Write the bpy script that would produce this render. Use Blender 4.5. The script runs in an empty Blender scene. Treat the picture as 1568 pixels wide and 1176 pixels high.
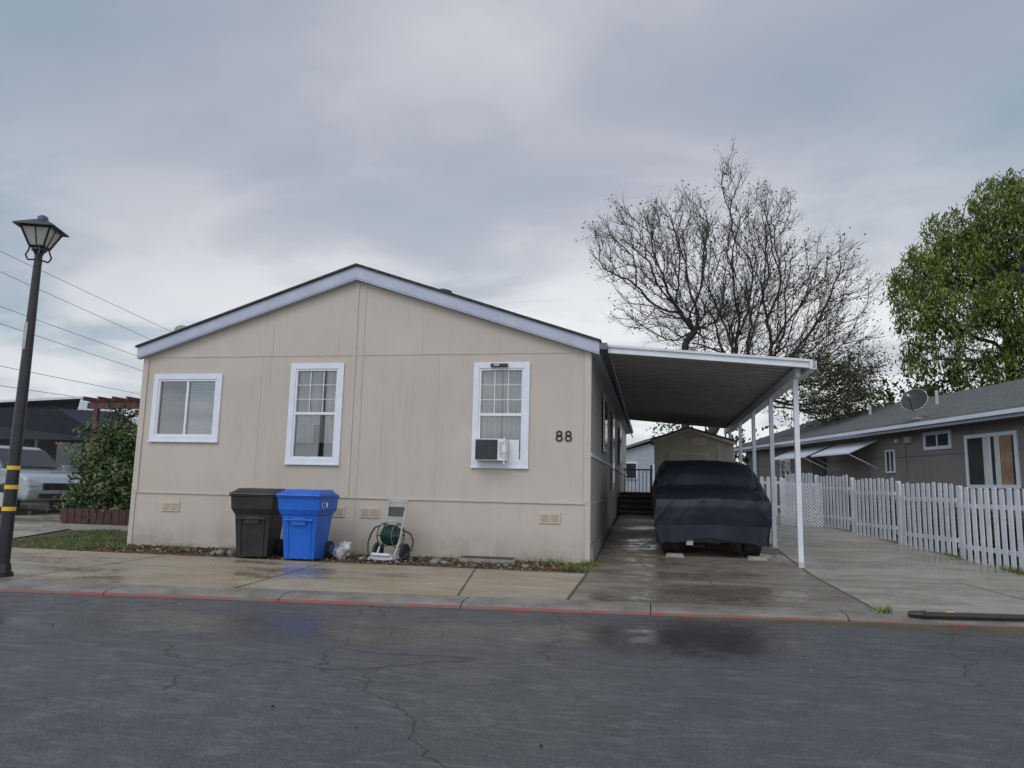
import bpy, math, random
import numpy as np
from mathutils import Vector, Matrix
from mathutils import noise as mn
random.seed(7); rng=np.random.default_rng(11)
scene=bpy.context.scene
scene.view_settings.view_transform='Standard'; scene.view_settings.look='None'; scene.view_settings.exposure=0

# ---------------------------------------------------------------- helpers
class MB:
    def __init__(s): s.v=[];s.f=[];s.m=[];s.mats=[]
    def mi(s,m):
        if m not in s.mats: s.mats.append(m)
        return s.mats.index(m)
    def add(s,vs,fs,m,M=None):
        o=len(s.v)
        for p in vs:
            p=Vector(p)
            if M is not None: p=M@p
            s.v.append(tuple(p))
        k=s.mi(m)
        for f in fs: s.f.append(tuple(i+o for i in f)); s.m.append(k)
    def box(s,x0,x1,y0,y1,z0,z1,m,M=None):
        s.add([(x0,y0,z0),(x1,y0,z0),(x1,y1,z0),(x0,y1,z0),(x0,y0,z1),(x1,y0,z1),(x1,y1,z1),(x0,y1,z1)],
          [(0,3,2,1),(4,5,6,7),(0,1,5,4),(1,2,6,5),(2,3,7,6),(3,0,4,7)],m,M)
    def frus(s,b,t,m,M=None):
        s.add([(b[0],b[2],b[4]),(b[1],b[2],b[4]),(b[1],b[3],b[4]),(b[0],b[3],b[4]),
               (t[0],t[2],t[4]),(t[1],t[2],t[4]),(t[1],t[3],t[4]),(t[0],t[3],t[4])],
          [(0,3,2,1),(4,5,6,7),(0,1,5,4),(1,2,6,5),(2,3,7,6),(3,0,4,7)],m,M)
    def cyl(s,p0,p1,r0,r1,m,n=12,M=None,caps=True):
        p0=Vector(p0);p1=Vector(p1);d=(p1-p0)
        if d.length<1e-6: return
        d.normalize()
        a=Vector((0,0,1)) if abs(d.z)<.9 else Vector((1,0,0))
        u=d.cross(a).normalized();w=d.cross(u)
        vs=[]
        for p,r in((p0,r0),(p1,r1)):
            for i in range(n):
                t=2*math.pi*i/n
                vs.append(p+(u*math.cos(t)+w*math.sin(t))*r)
        fs=[(i,(i+1)%n,n+(i+1)%n,n+i) for i in range(n)]
        if caps: fs+= [tuple(range(n))[::-1],tuple(range(n,2*n))]
        s.add(vs,fs,m,M)
    def torus(s,c,ax,R,r,m,n=24,k=8,M=None):
        c=Vector(c);d=Vector(ax).normalized()
        a=Vector((0,0,1)) if abs(d.z)<.9 else Vector((1,0,0))
        u=d.cross(a).normalized();w=d.cross(u);vs=[];fs=[]
        for i in range(n):
            t=2*math.pi*i/n;e=u*math.cos(t)+w*math.sin(t)
            for j in range(k):
                q=2*math.pi*j/k
                vs.append(c+e*(R+r*math.cos(q))+d*(r*math.sin(q)))
        for i in range(n):
            for j in range(k):
                fs.append((i*k+j,((i+1)%n)*k+j,((i+1)%n)*k+(j+1)%k,i*k+(j+1)%k))
        s.add(vs,fs,m,M)
    def path(s,pts,r,m,n=6,M=None):
        for a,b in zip(pts[:-1],pts[1:]): s.cyl(a,b,r,r,m,n,M)
    def prism(s,poly,y0,y1,m,M=None):
        n=len(poly)
        vs=[(x,y0,z) for x,z in poly]+[(x,y1,z) for x,z in poly]
        fs=[tuple(range(n)),tuple(range(n,2*n))[::-1]]+[(i,n+i,n+(i+1)%n,(i+1)%n) for i in range(n)]
        s.add(vs,fs,m,M)
    def blob(s,c,r_,m,A=12,B=8,amp=.4,sq=1.0,seed=0):
        vs=[];fs=[]
        for i in range(B+1):
            for j in range(A):
                th=math.pi*i/B;ph=2*math.pi*j/A
                d=Vector((math.sin(th)*math.cos(ph),math.sin(th)*math.sin(ph),math.cos(th)))
                q=r_*(1+amp*mn.noise(d*2.2+Vector((seed*7.3,seed,0))));v=Vector(c)+d*q;v.z=c[2]+(v.z-c[2])*sq;vs.append(v)
        for i in range(B):
            for j in range(A): fs.append((i*A+j,i*A+(j+1)%A,(i+1)*A+(j+1)%A,(i+1)*A+j))
        s.add(vs,fs,m)
    def build(s,name,parent=None,smooth=False,bevel=0):
        me=bpy.data.meshes.new(name);me.from_pydata(s.v,[],s.f)
        for m in s.mats: me.materials.append(m)
        me.polygons.foreach_set('material_index',s.m)
        if smooth: me.polygons.foreach_set('use_smooth',[True]*len(s.f))
        me.update()
        o=bpy.data.objects.new(name,me);scene.collection.objects.link(o)
        if parent: o.parent=parent
        if bevel:
            b=o.modifiers.new('bev','BEVEL');b.width=bevel;b.segments=2;b.limit_method='ANGLE'
        return o
def empty(name):
    o=bpy.data.objects.new(name,None);scene.collection.objects.link(o);return o

def mat(name,c1,c2=None,scale=5,rough=.6,bump=0,bscale=60,metal=0,coat=0,rough2=None,stretch=(1,1,1),spec=.5,detail=4,contrast=(.35,.65),bdist=.02):
    m=bpy.data.materials.new(name);m.use_nodes=True;N=m.node_tree.nodes;L=m.node_tree.links
    b=N['Principled BSDF'];b.inputs['Roughness'].default_value=rough;b.inputs['Metallic'].default_value=metal
    b.inputs['Coat Weight'].default_value=coat;b.inputs['Specular IOR Level'].default_value=spec
    b.inputs['Base Color'].default_value=(*c1,1)
    tc=N.new('ShaderNodeTexCoord');mp=N.new('ShaderNodeMapping');mp.inputs['Scale'].default_value=stretch
    L.new(tc.outputs['Object'],mp.inputs['Vector'])
    if c2:
        n=N.new('ShaderNodeTexNoise');n.inputs['Scale'].default_value=scale;n.inputs['Detail'].default_value=detail
        n.inputs['Roughness'].default_value=.62
        L.new(mp.outputs[0],n.inputs['Vector'])
        r=N.new('ShaderNodeValToRGB');r.color_ramp.elements[0].position=contrast[0];r.color_ramp.elements[1].position=contrast[1]
        r.color_ramp.elements[0].color=(*c1,1);r.color_ramp.elements[1].color=(*c2,1)
        L.new(n.outputs['Fac'],r.inputs['Fac']);L.new(r.outputs['Color'],b.inputs['Base Color'])
        if rough2 is not None:
            q=N.new('ShaderNodeMapRange');q.inputs['From Min'].default_value=contrast[0];q.inputs['From Max'].default_value=contrast[1]
            q.inputs['To Min'].default_value=rough;q.inputs['To Max'].default_value=rough2
            L.new(n.outputs['Fac'],q.inputs['Value']);L.new(q.outputs[0],b.inputs['Roughness'])
    if bump:
        n2=N.new('ShaderNodeTexNoise');n2.inputs['Scale'].default_value=bscale;n2.inputs['Detail'].default_value=3
        L.new(mp.outputs[0],n2.inputs['Vector'])
        bp=N.new('ShaderNodeBump');bp.inputs['Strength'].default_value=bump;bp.inputs['Distance'].default_value=bdist
        L.new(n2.outputs['Fac'],bp.inputs['Height']);L.new(bp.outputs[0],b.inputs['Normal'])
    return m
def math_(N,L,op,a,b=None,c=None,clamp=False):
    n=N.new('ShaderNodeMath');n.operation=op;n.use_clamp=clamp
    for i,x in enumerate((a,b,c)):
        if x is None: continue
        if isinstance(x,(int,float)): n.inputs[i].default_value=x
        else: L.new(x,n.inputs[i])
    return n.outputs[0]
def noise(N,L,vec,scale,detail=5,rough=.6,dist=0):
    n=N.new('ShaderNodeTexNoise');n.inputs['Scale'].default_value=scale;n.inputs['Detail'].default_value=detail
    n.inputs['Roughness'].default_value=rough;n.inputs['Distortion'].default_value=dist
    if vec is not None: L.new(vec,n.inputs['Vector'])
    return n.outputs['Fac']
def mrange(N,L,v,a,b,c=0,d=1,smooth=True):
    q=N.new('ShaderNodeMapRange')
    if smooth: q.interpolation_type='SMOOTHSTEP'
    q.inputs['From Min'].default_value=a;q.inputs['From Max'].default_value=b
    q.inputs['To Min'].default_value=c;q.inputs['To Max'].default_value=d
    L.new(v,q.inputs['Value']);return q.outputs[0]
def mixc(N,L,f,a,b,bt='MIX'):
    n=N.new('ShaderNodeMix');n.data_type='RGBA';n.blend_type=bt
    for s,x in ((n.inputs[0],f),(n.inputs[6],a),(n.inputs[7],b)):
        if isinstance(x,(int,float)): s.default_value=x
        elif isinstance(x,tuple): s.default_value=(*x,1)
        else: L.new(x,s)
    return n.outputs[2]
def mapping(N,L,P,scale=(1,1,1),rot=(0,0,0),loc=(0,0,0)):
    mp=N.new('ShaderNodeMapping');mp.inputs['Scale'].default_value=scale;mp.inputs['Rotation'].default_value=rot;mp.inputs['Location'].default_value=loc
    L.new(P,mp.inputs['Vector']);return mp.outputs[0]

# ---------------------------------------------------------------- materials
def asphalt_mat():
    m=bpy.data.materials.new('wet_asphalt');m.use_nodes=True;N=m.node_tree.nodes;L=m.node_tree.links
    b=N['Principled BSDF'];tc=N.new('ShaderNodeTexCoord');P=tc.outputs['Object']
    sep=N.new('ShaderNodeSeparateXYZ');L.new(P,sep.inputs[0])
    v=math_(N,L,'SUBTRACT',sep.outputs[1],math_(N,L,'MULTIPLY',sep.outputs[0],.107))
    big=noise(N,L,mapping(N,L,P,(.5,1.3,1)),.8,5,.6,.4)
    mid=noise(N,L,P,2.6,6,.7,.6)
    streak=noise(N,L,mapping(N,L,P,(1.3,4.2,1),(0,0,.35)),1.7,6,.72,1.5)
    fine=noise(N,L,P,110,3,.75)
    grit=N.new('ShaderNodeTexVoronoi');grit.inputs['Scale'].default_value=80;L.new(P,grit.inputs['Vector'])
    near=mrange(N,L,v,4.9,7.2)
    pud=None
    for (px,py,rx,ry) in ((.35,6.75,1.9,.85),(-5.6,5.6,2.0,.8),(-2.8,6.3,2.4,.8),(3.6,7.1,1.4,.5)):
        q=mapping(N,L,P,(1/rx,1/ry,0),(0,0,0),(-px/rx,-py/ry,0))
        ln=N.new('ShaderNodeVectorMath');ln.operation='LENGTH';L.new(q,ln.inputs[0])
        f=mrange(N,L,ln.outputs['Value'],.1,1.35,1,0)
        pud=f if pud is None else math_(N,L,'MAXIMUM',pud,f)
    w=math_(N,L,'ADD',math_(N,L,'ADD',math_(N,L,'MULTIPLY',near,.15),math_(N,L,'MULTIPLY',pud,.20)),math_(N,L,'ADD',math_(N,L,'MULTIPLY',big,.42),math_(N,L,'MULTIPLY',mid,.58)))
    wet=mrange(N,L,w,.54,.82)
    deep=mrange(N,L,w,.76,.90)
    dn=N.new('ShaderNodeTexNoise');dn.inputs['Scale'].default_value=1.3;dn.inputs['Detail'].default_value=5;L.new(P,dn.inputs['Vector'])
    va=N.new('ShaderNodeVectorMath');va.operation='MULTIPLY_ADD';L.new(dn.outputs['Color'],va.inputs[0]);va.inputs[1].default_value=(1.1,1.1,0);L.new(P,va.inputs[2])
    vo=N.new('ShaderNodeTexVoronoi');vo.feature='DISTANCE_TO_EDGE';vo.inputs['Scale'].default_value=.27;L.new(va.outputs[0],vo.inputs['Vector'])
    crack=mrange(N,L,vo.outputs['Distance'],.0,.0045,1,0)
    base=mixc(N,L,mrange(N,L,mid,.3,.7),(.064,.066,.069),(.096,.098,.100))
    base=mixc(N,L,mrange(N,L,streak,.50,.64,0,.65),base,(.155,.157,.158))
    base=mixc(N,L,mrange(N,L,fine,.50,.72,0,.6),base,(.26,.26,.255))
    base=mixc(N,L,mrange(N,L,fine,.47,.3,0,.6),base,(.025,.025,.027))
    base=mixc(N,L,math_(N,L,'MULTIPLY',wet,.72),base,(.025,.027,.029))
    base=mixc(N,L,math_(N,L,'MULTIPLY',crack,.6),base,(.015,.015,.015))
    L.new(base,b.inputs['Base Color'])
    r=math_(N,L,'ADD',mrange(N,L,wet,0,1,.52,.24),math_(N,L,'MULTIPLY',math_(N,L,'SUBTRACT',streak,.5),-.45))
    r=math_(N,L,'SUBTRACT',math_(N,L,'MAXIMUM',r,.17),math_(N,L,'MULTIPLY',deep,.08))
    L.new(r,b.inputs['Roughness'])
    bp=N.new('ShaderNodeBump');bp.inputs['Distance'].default_value=.007
    L.new(math_(N,L,'MULTIPLY',mrange(N,L,wet,0,1,.85,.26),mrange(N,L,deep,0,1,1,.35)),bp.inputs['Strength'])
    hh=math_(N,L,'ADD',math_(N,L,'MULTIPLY',grit.outputs['Distance'],.8),math_(N,L,'SUBTRACT',fine,math_(N,L,'MULTIPLY',crack,1.5)))
    L.new(hh,bp.inputs['Height']);L.new(bp.outputs[0],b.inputs['Normal'])
    return m
def concrete_mat(name,c1,c2,stain,wetlo,wethi,wetamt=.7,sc=.6,wr=.19):
    m=bpy.data.materials.new(name);m.use_nodes=True;N=m.node_tree.nodes;L=m.node_tree.links
    b=N['Principled BSDF'];tc=N.new('ShaderNodeTexCoord');P=tc.outputs['Object']
    ms=mapping(N,L,P,(.6,1.4,1))
    big=noise(N,L,ms,sc,5,.6,.5);mid=noise(N,L,P,4,6,.7,.3);fine=noise(N,L,P,90,3,.7)
    base=mixc(N,L,mrange(N,L,mid,.3,.72),c1,c2)
    st=noise(N,L,ms,1.3,6,.7,.8)
    base=mixc(N,L,mrange(N,L,st,.40,.66,0,.9),base,stain)
    wet=mrange(N,L,math_(N,L,'ADD',math_(N,L,'MULTIPLY',big,.6),math_(N,L,'MULTIPLY',mid,.4)),wetlo,wethi)
    dark=mixc(N,L,1.0,base,(.50,.46,.42),'MULTIPLY')
    base=mixc(N,L,math_(N,L,'MULTIPLY',wet,wetamt),base,dark)
    base=mixc(N,L,mrange(N,L,fine,.3,.7,0,.15),base,(.08,.075,.07))
    L.new(base,b.inputs['Base Color'])
    L.new(mrange(N,L,wet,0,1,.58,wr),b.inputs['Roughness'])
    bp=N.new('ShaderNodeBump');bp.inputs['Distance'].default_value=.004;L.new(mrange(N,L,wet,0,1,.5,.2),bp.inputs['Strength'])
    L.new(fine,bp.inputs['Height']);L.new(bp.outputs[0],b.inputs['Normal'])
    return m
def siding_mat(name,c1,c2,axis='x',groove=.2032,horizontal=None,gamt=.05):
    m=bpy.data.materials.new(name);m.use_nodes=True;N=m.node_tree.nodes;L=m.node_tree.links
    b=N['Principled BSDF'];tc=N.new('ShaderNodeTexCoord');P=tc.outputs['Object']
    sep=N.new('ShaderNodeSeparateXYZ');L.new(P,sep.inputs[0])
    src=sep.outputs[2] if horizontal else sep.outputs[0 if axis=='x' else 1]
    g=horizontal or groove
    fr=math_(N,L,'FRACT',math_(N,L,'DIVIDE',src,g))
    if horizontal: gr=mrange(N,L,fr,.0,.10,1,0)
    else: gr=mrange(N,L,math_(N,L,'ABSOLUTE',math_(N,L,'SUBTRACT',fr,.5)),.0,.03,1,0)
    streak=noise(N,L,mapping(N,L,P,(7,7,.5) if not horizontal else (.6,.6,7)),1.2,6,.65,.2);cl=noise(N,L,P,.55,4,.6,.3)
    base=mixc(N,L,mrange(N,L,math_(N,L,'ADD',math_(N,L,'MULTIPLY',streak,.25),math_(N,L,'MULTIPLY',cl,.75)),.36,.64),c1,c2)
    run=math_(N,L,'MULTIPLY',mrange(N,L,noise(N,L,mapping(N,L,P,(9,9,.35)),1.6,5,.7),.55,.75),mrange(N,L,noise(N,L,P,.8,3,.6),.4,.65))
    base=mixc(N,L,math_(N,L,'MULTIPLY',run,.35),base,(.26,.22,.17))
    splash=math_(N,L,'MULTIPLY',mrange(N,L,sep.outputs[2],0,.65,1,0),mrange(N,L,noise(N,L,P,2.5,5,.7),.35,.7,.25,1))
    base=mixc(N,L,math_(N,L,'MULTIPLY',splash,.55),base,(.21,.175,.13))
    base=mixc(N,L,math_(N,L,'MULTIPLY',gr,gamt if not horizontal else .45),base,(.12,.10,.09))
    L.new(base,b.inputs['Base Color']);b.inputs['Roughness'].default_value=.55
    gn=noise(N,L,mapping(N,L,P,(60,60,3) if not horizontal else (3,3,60)),1.5,4,.7)
    hh=math_(N,L,'SUBTRACT',math_(N,L,'MULTIPLY',gn,.3),math_(N,L,'MULTIPLY',gr,.35 if not horizontal else 1.0))
    bp=N.new('ShaderNodeBump');bp.inputs['Distance'].default_value=.005;bp.inputs['Strength'].default_value=.3
    L.new(hh,bp.inputs['Height']);L.new(bp.outputs[0],b.inputs['Normal'])
    return m
M_asph=asphalt_mat()
M_walk=concrete_mat('damp_concrete',(.35,.31,.23),(.46,.415,.32),(.34,.25,.13),.42,.60,.6)
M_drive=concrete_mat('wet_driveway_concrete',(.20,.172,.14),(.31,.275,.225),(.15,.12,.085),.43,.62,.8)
M_drive2=concrete_mat('pale_driveway_concrete',(.36,.335,.285),(.46,.435,.38),(.29,.25,.18),.42,.60,.6)
M_kerb=mat('kerb_concrete',(.15,.135,.115),(.27,.245,.21),2.5,.5,.4,70,rough2=.3)
M_red=mat('worn_red_kerb_paint',(.30,.06,.055),(.16,.12,.10),4,.5,.3,60,contrast=(.40,.56))
M_joint=mat('joint_dirt',(.06,.055,.045),(.10,.09,.07),20,.9)
M_ground=mat('soil_ground',(.06,.058,.032),(.11,.095,.06),1.5,.9,.6,30)
M_mulch=mat('mulch_soil',(.05,.036,.027),(.11,.08,.055),14,.9,1,50)
M_grassg=mat('grass_ground',(.075,.08,.035),(.14,.13,.07),9,.9,.8,60)
M_side=siding_mat('beige_panel_siding',(.50,.445,.375),(.55,.495,.425))
M_sideY=siding_mat('beige_panel_siding_side',(.48,.43,.38),(.54,.49,.43),'y')
M_lap=siding_mat('grey_lap_siding',(.50,.48,.46),(.56,.54,.52),horizontal=.2)
M_beige=mat('beige_trim',(.51,.455,.385),(.56,.505,.435),2,.55,.2,40)
M_white=mat('white_trim_paint',(.70,.74,.82),(.77,.81,.88),4,.45,.15,60)
M_fascia=mat('pale_fascia_paint',(.43,.47,.57),(.50,.54,.63),3,.5,.15,50)
M_shing=mat('dark_shingle',(.03,.03,.033),(.07,.07,.072),14,.9,.8,60)
M_vinyl=mat('white_vinyl',(.72,.74,.76),(.8,.81,.82),6,.3)
M_black=mat('black_paint',(.012,.013,.016),(.022,.023,.026),8,.35)
M_dark=mat('dark_plastic',(.02,.02,.022),(.035,.035,.037),8,.5)
M_binblk=mat('black_bin_plastic',(.014,.015,.016),(.030,.030,.032),5,.45,.1,90)
M_binblu=mat('blue_bin_plastic',(.006,.10,.52),(.012,.14,.62),3,.42,.1,90)
M_green=mat('dark_green_hose',(.008,.04,.028),(.012,.07,.045),9,.4)
M_greyp=mat('grey_plastic',(.36,.38,.38),(.48,.50,.49),6,.45)
M_dgreyp=mat('dark_grey_plastic',(.07,.075,.075),(.11,.115,.115),6,.5)
M_vent=mat('vent_cream',(.55,.47,.38),(.6,.52,.42),8,.5)
M_ventr=mat('vent_rust_mesh',(.40,.30,.22),(.52,.42,.32),40,.7)
M_cur=mat('curtain_cloth',(.56,.58,.55),(.68,.69,.65),3,.8)
M_blind=mat('white_blind',(.68,.72,.74),(.76,.79,.80),3,.6)
M_blindd=mat('grey_blind',(.22,.235,.25),(.29,.30,.31),3,.6)
M_redcur=mat('rust_curtain',(.26,.15,.09),(.36,.26,.18),3,.8)
M_concb=mat('concrete_block',(.22,.21,.19),(.33,.31,.28),10,.8,.6,60)
M_metal=mat('galvanised',(.45,.46,.48),(.58,.59,.6),6,.35,metal=.6)
M_pan=mat('carport_pan_metal',(.36,.355,.34),(.42,.41,.39),4,.45,.1,30)
M_cpwhite=mat('carport_white_metal',(.62,.66,.70),(.72,.75,.78),4,.4,.05,30)
M_taupe=siding_mat('taupe_siding',(.20,.18,.17),(.24,.215,.20),'y',gamt=.35)
M_taupet=mat('taupe_trim',(.16,.145,.135),(.2,.18,.17),4,.6)
M_nroof=mat('grey_green_shingle',(.12,.13,.125),(.20,.21,.20),9,.9,.8,50)
M_fence=mat('white_fence_paint',(.62,.66,.72),(.78,.81,.86),2.2,.55,.25,50)
M_wood=mat('redwood_stain',(.085,.032,.024),(.14,.055,.04),6,.6,.3,40)
M_woodd=mat('dark_redwood_fence',(.045,.022,.016),(.09,.04,.03),6,.7,.3,40)
M_bark=mat('dark_bark',(.035,.028,.024),(.075,.06,.05),4,.9,.5,30)
M_twig=mat('twig_bark',(.05,.04,.036),(.085,.07,.062),3,.9)
M_rub=mat('tyre_rubber',(.014,.014,.015),(.03,.03,.03),12,.75)
M_navy=mat('navy_cover_cloth',(.008,.010,.020),(.012,.015,.028),5,.50,.10,30,spec=.4)
M_tar=mat('shed_beige',(.42,.375,.32),(.48,.43,.37),4,.6)
M_yel=mat('yellow_band',(.75,.48,.03),(.8,.55,.05),6,.5)
M_lamp=mat('lamp_glass',(.42,.42,.38),(.55,.55,.5),3,.25)
M_carp=mat('silver_blue_car_paint',(.36,.42,.46),(.40,.46,.50),2,.25,coat=.6,metal=.2)
M_cglass=mat('car_glass',(.02,.025,.03),(.03,.035,.04),2,.06,spec=.8)
M_chrome=mat('bright_metal',(.6,.6,.62),(.7,.7,.7),4,.15,metal=1)
M_bluehouse=mat('pale_blue_siding',(.34,.39,.43),(.40,.45,.49),3,.6)
M_bag=mat('white_bag',(.42,.42,.40),(.62,.62,.60),6,.35)
M_stone=mat('stone',(.14,.13,.12),(.28,.26,.24),9,.8,.6,40)
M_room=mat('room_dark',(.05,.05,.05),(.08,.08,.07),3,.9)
M_step=mat('weathered_step_wood',(.20,.165,.13),(.30,.25,.20),6,.6)
M_g1=mat('leaf_mid',(.10,.15,.026),(.15,.205,.04),1.2,.55,spec=.3)
M_g2=mat('leaf_light',(.20,.25,.045),(.27,.32,.07),1.2,.55,spec=.3)
M_g3=mat('leaf_dark',(.03,.055,.012),(.055,.085,.018),1.2,.55,spec=.3)
M_s1=mat('shrub_leaf',(.055,.10,.035),(.09,.14,.055),1.2,.55,spec=.3)
M_s2=mat('shrub_leaf_dark',(.02,.045,.016),(.04,.07,.025),1.2,.55,spec=.3)
M_s3=mat('shrub_leaf_light',(.12,.18,.07),(.17,.23,.10),1.2,.55,spec=.3)
M_d1=mat('dry_leaf',(.06,.055,.03),(.11,.10,.055),1.2,.6)
M_dg=mat('dry_grass',(.20,.18,.09),(.28,.25,.14),3,.8)
M_l1=mat('litter_rust',(.16,.065,.03),(.24,.11,.05),8,.8)
M_l2=mat('litter_tan',(.26,.20,.12),(.36,.29,.19),8,.8)
M_l3=mat('litter_dark',(.045,.032,.022),(.08,.055,.035),8,.8)
M_flow=mat('flower_red',(.35,.05,.04),(.45,.08,.05),8,.6)
def glassmat():
    m=bpy.data.materials.new('window_glass');m.use_nodes=True;N=m.node_tree.nodes;L=m.node_tree.links
    N.remove(N['Principled BSDF']);o=N['Material Output']
    t=N.new('ShaderNodeBsdfTransparent');t.inputs[0].default_value=(.82,.88,.88,1)
    g=N.new('ShaderNodeBsdfGlossy');g.inputs['Roughness'].default_value=.03;g.inputs[0].default_value=(.9,.9,.9,1)
    f=N.new('ShaderNodeFresnel');f.inputs[0].default_value=1.7
    a=math_(N,L,'ADD',f.outputs[0],.10,clamp=True)
    x=N.new('ShaderNodeMixShader');L.new(a,x.inputs[0]);L.new(t.outputs[0],x.inputs[1]);L.new(g.outputs[0],x.inputs[2]);L.new(x.outputs[0],o.inputs[0])
    return m
M_glass=glassmat()

# ---------------------------------------------------------------- ground
def H(y): return 0.0 if y<12 else min(.045*(y-12),.85)
def K(x): return 7.99+.107*x
g=MB()
ys=[-500,-14,7,9.2,12,30.9,80,1500]
for a,b in zip(ys[:-1],ys[1:]):
    za=-.09 if a<9 else H(a)-.02; zb=-.09 if b<9 else H(b)-.02
    g.add([(-900,a,za),(900,a,za),(900,b,zb),(-900,b,zb)],[(0,1,2,3)],M_ground)
g.build('ground')
g=MB();g.add([(-80,-14,-.06),(60,-14,-.06),(60,K(60),-.06),(-80,K(-80),-.06)],[(0,1,2,3)],M_asph);g.build('asphalt_road')
g=MB()
prof=[(0,-.062),(.010,-.032),(.05,-.014),(.16,.004),(.42,.008),(.42,-.05)]
mm=[M_red,M_kerb,M_kerb,M_kerb,M_kerb]
for i in range(60):
    xa=-60+i*2;xb=xa+1.99
    for (p,q,m_) in zip(prof[:-1],prof[1:],mm):
        g.add([(xa,K(xa)+p[0],p[1]),(xb,K(xb)+p[0],p[1]),(xb,K(xb)+q[0],q[1]),(xa,K(xa)+q[0],q[1])],[(0,1,2,3)],m_)
g.build('kerb')
def area(mb,x0,x1,y1,mat_,dz=0.0,y0=None,x0b=None,x1b=None):
    x0b=x0 if x0b is None else x0b;x1b=x1 if x1b is None else x1b
    ya0=(K(x0)+.42) if y0 is None else y0; ya1=(K(x1)+.42) if y0 is None else y0
    rows=[((x0,ya0),(x1,ya1))]
    yl=max(ya0,ya1)
    def lerp_(y):
        t=(y-yl)/(y1-yl) if y1>yl else 1
        return (x0+(x0b-x0)*t,x1+(x1b-x1)*t)
    for yy in [12]+list(range(14,60,4)):
        if yy>yl and yy<y1:
            a,b=lerp_(yy);rows.append(((a,yy),(b,yy)))
    rows.append(((x0b,y1),(x1b,y1)))
    for r,s_ in zip(rows[:-1],rows[1:]):
        mb.add([(*r[0],H(r[0][1])+dz),(*r[1],H(r[1][1])+dz),(*s_[1],H(s_[1][1])+dz),(*s_[0],H(s_[0][1])+dz)],[(0,1,2,3)],mat_)
g=MB()
area(g,-30,-9.75,11.0,M_walk);area(g,-9.75,-.93,10.93,M_walk);
g.build('pavement')
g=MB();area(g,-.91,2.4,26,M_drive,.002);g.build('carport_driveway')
g=MB();area(g,2.42,6.6,26,M_drive2,.0,x1b=3.9);g.build('side_driveway')
g=MB();area(g,-40,-12.0,20,M_drive2,.002,y0=11.02,x1b=-13.6);g.build('neighbor_driveway')
g=MB();area(g,-9.75,-.93,12.3,M_mulch,-.006,y0=10.95);g.build('mulch_bed')
g=MB();area(g,-11.95,-9.77,14.5,M_grassg,.006,y0=11.02);g.build('grass_lawn')
g=MB()
def strip(a,b,w=.012,z=.004):
    a=Vector((*a,0));b=Vector((*b,0));d=(b-a).normalized();n=Vector((-d.y,d.x,0))*w
    g.add([(a.x-n.x,a.y-n.y,H(a.y)+z),(b.x-n.x,b.y-n.y,H(b.y)+z),(b.x+n.x,b.y+n.y,H(b.y)+z),(a.x+n.x,a.y+n.y,H(a.y)+z)],[(0,1,2,3)],M_joint)
strip((-2.15,K(-2.1)+.43),(-2.6,10.92));strip((-4.75,K(-4.7)+.43),(-5.0,10.92),.008);strip((-7.6,K(-7.6)+.43),(-7.8,10.92),.008)
strip((-10.4,K(-10.4)+.43),(-10.5,11),.008);strip((-.92,K(-.9)+.43),(-.92,12),.02);strip((2.41,K(2.4)+.43),(2.41,12),.018);strip((2.41,12),(2.41,20),.018)
strip((-.9,10.6),(2.4,10.7),.006,.006);strip((-.9,15.5),(2.4,15.5),.008,.006);strip((.8,K(.8)+.43),(.8,12),.006,.006)
strip((2.42,11.6),(6.3,11.8),.007,.005);strip((2.42,16),(5.2,16.1),.008,.005);strip((4.6,K(4.6)+.43),(4.4,12),.007,.005)
g.build('pavement_joints')

# ---------------------------------------------------------------- main house
YF=12.2;XL=-9.54;XR=-1.0;XC=-5.27;YB=31.0
def roofz(x): return 5.17-.333*abs(x-XC)
house=empty('manufactured_house')
wins=[(-9.30,-7.87,1.93,3.21,'slide'),(-6.49,-5.45,1.55,3.39,'hung'),(-3.03,-2.035,1.55,3.375,'hungac')]
T=.105
w=MB()
xs=sorted([XL,XR]+[v for a in wins for v in (a[0]+T,a[1]-T)])
zs=sorted([0,3.54]+list({round(v,3) for a in wins for v in (a[2]+T,a[3]-T)}))
w.add([(XL,YF,-.1),(XR,YF,-.1),(XR,YF,0),(XL,YF,0)],[(0,1,2,3)],M_side)
for i in range(len(xs)-1):
    for j in range(len(zs)-1):
        cx=(xs[i]+xs[i+1])/2;cz_=(zs[j]+zs[j+1])/2
        if any(a[0]+T<cx<a[1]-T and a[2]+T<cz_<a[3]-T for a in wins): continue
        w.add([(xs[i],YF,zs[j]),(xs[i+1],YF,zs[j]),(xs[i+1],YF,zs[j+1]),(xs[i],YF,zs[j+1])],[(0,1,2,3)],M_side)
w.add([(XL,YF,3.54),(XR,YF,3.54),(XR,YF,roofz(XR)-.06),(XC,YF,5.11),(XL,YF,roofz(XL)-.06)],[(0,1,2,3,4)],M_side)
w.add([(XL,YF,-.1),(XL,YB,-.1),(XL,YB,roofz(XL)-.04),(XL,YF,roofz(XL)-.04)],[(0,1,2,3)],M_sideY)
w.add([(XR,YF,-.1),(XR,YB,-.1),(XR,YB,1.80),(XR,YF,1.80)],[(0,1,2,3)],M_sideY)
w.add([(XR,YF,1.80),(XR,YB,1.80),(XR,YB,roofz(XR)-.04),(XR,YF,roofz(XR)-.04)],[(0,1,2,3)],M_lap)
w.add([(XL,YB,-.1),(XR,YB,-.1),(XR,YB,roofz(XR)-.06),(XC,YB,5.1),(XL,YB,roofz(XL)-.06)],[(0,1,2,3,4)],M_side)
w.build('walls',house)
t=MB()
t.box(XL-.03,XR+.03,YF-.022,YF-.002,.968,.995,M_beige)
t.box(XL,XR,YF-.009,YF-.002,3.53,3.546,M_beige)
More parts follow.
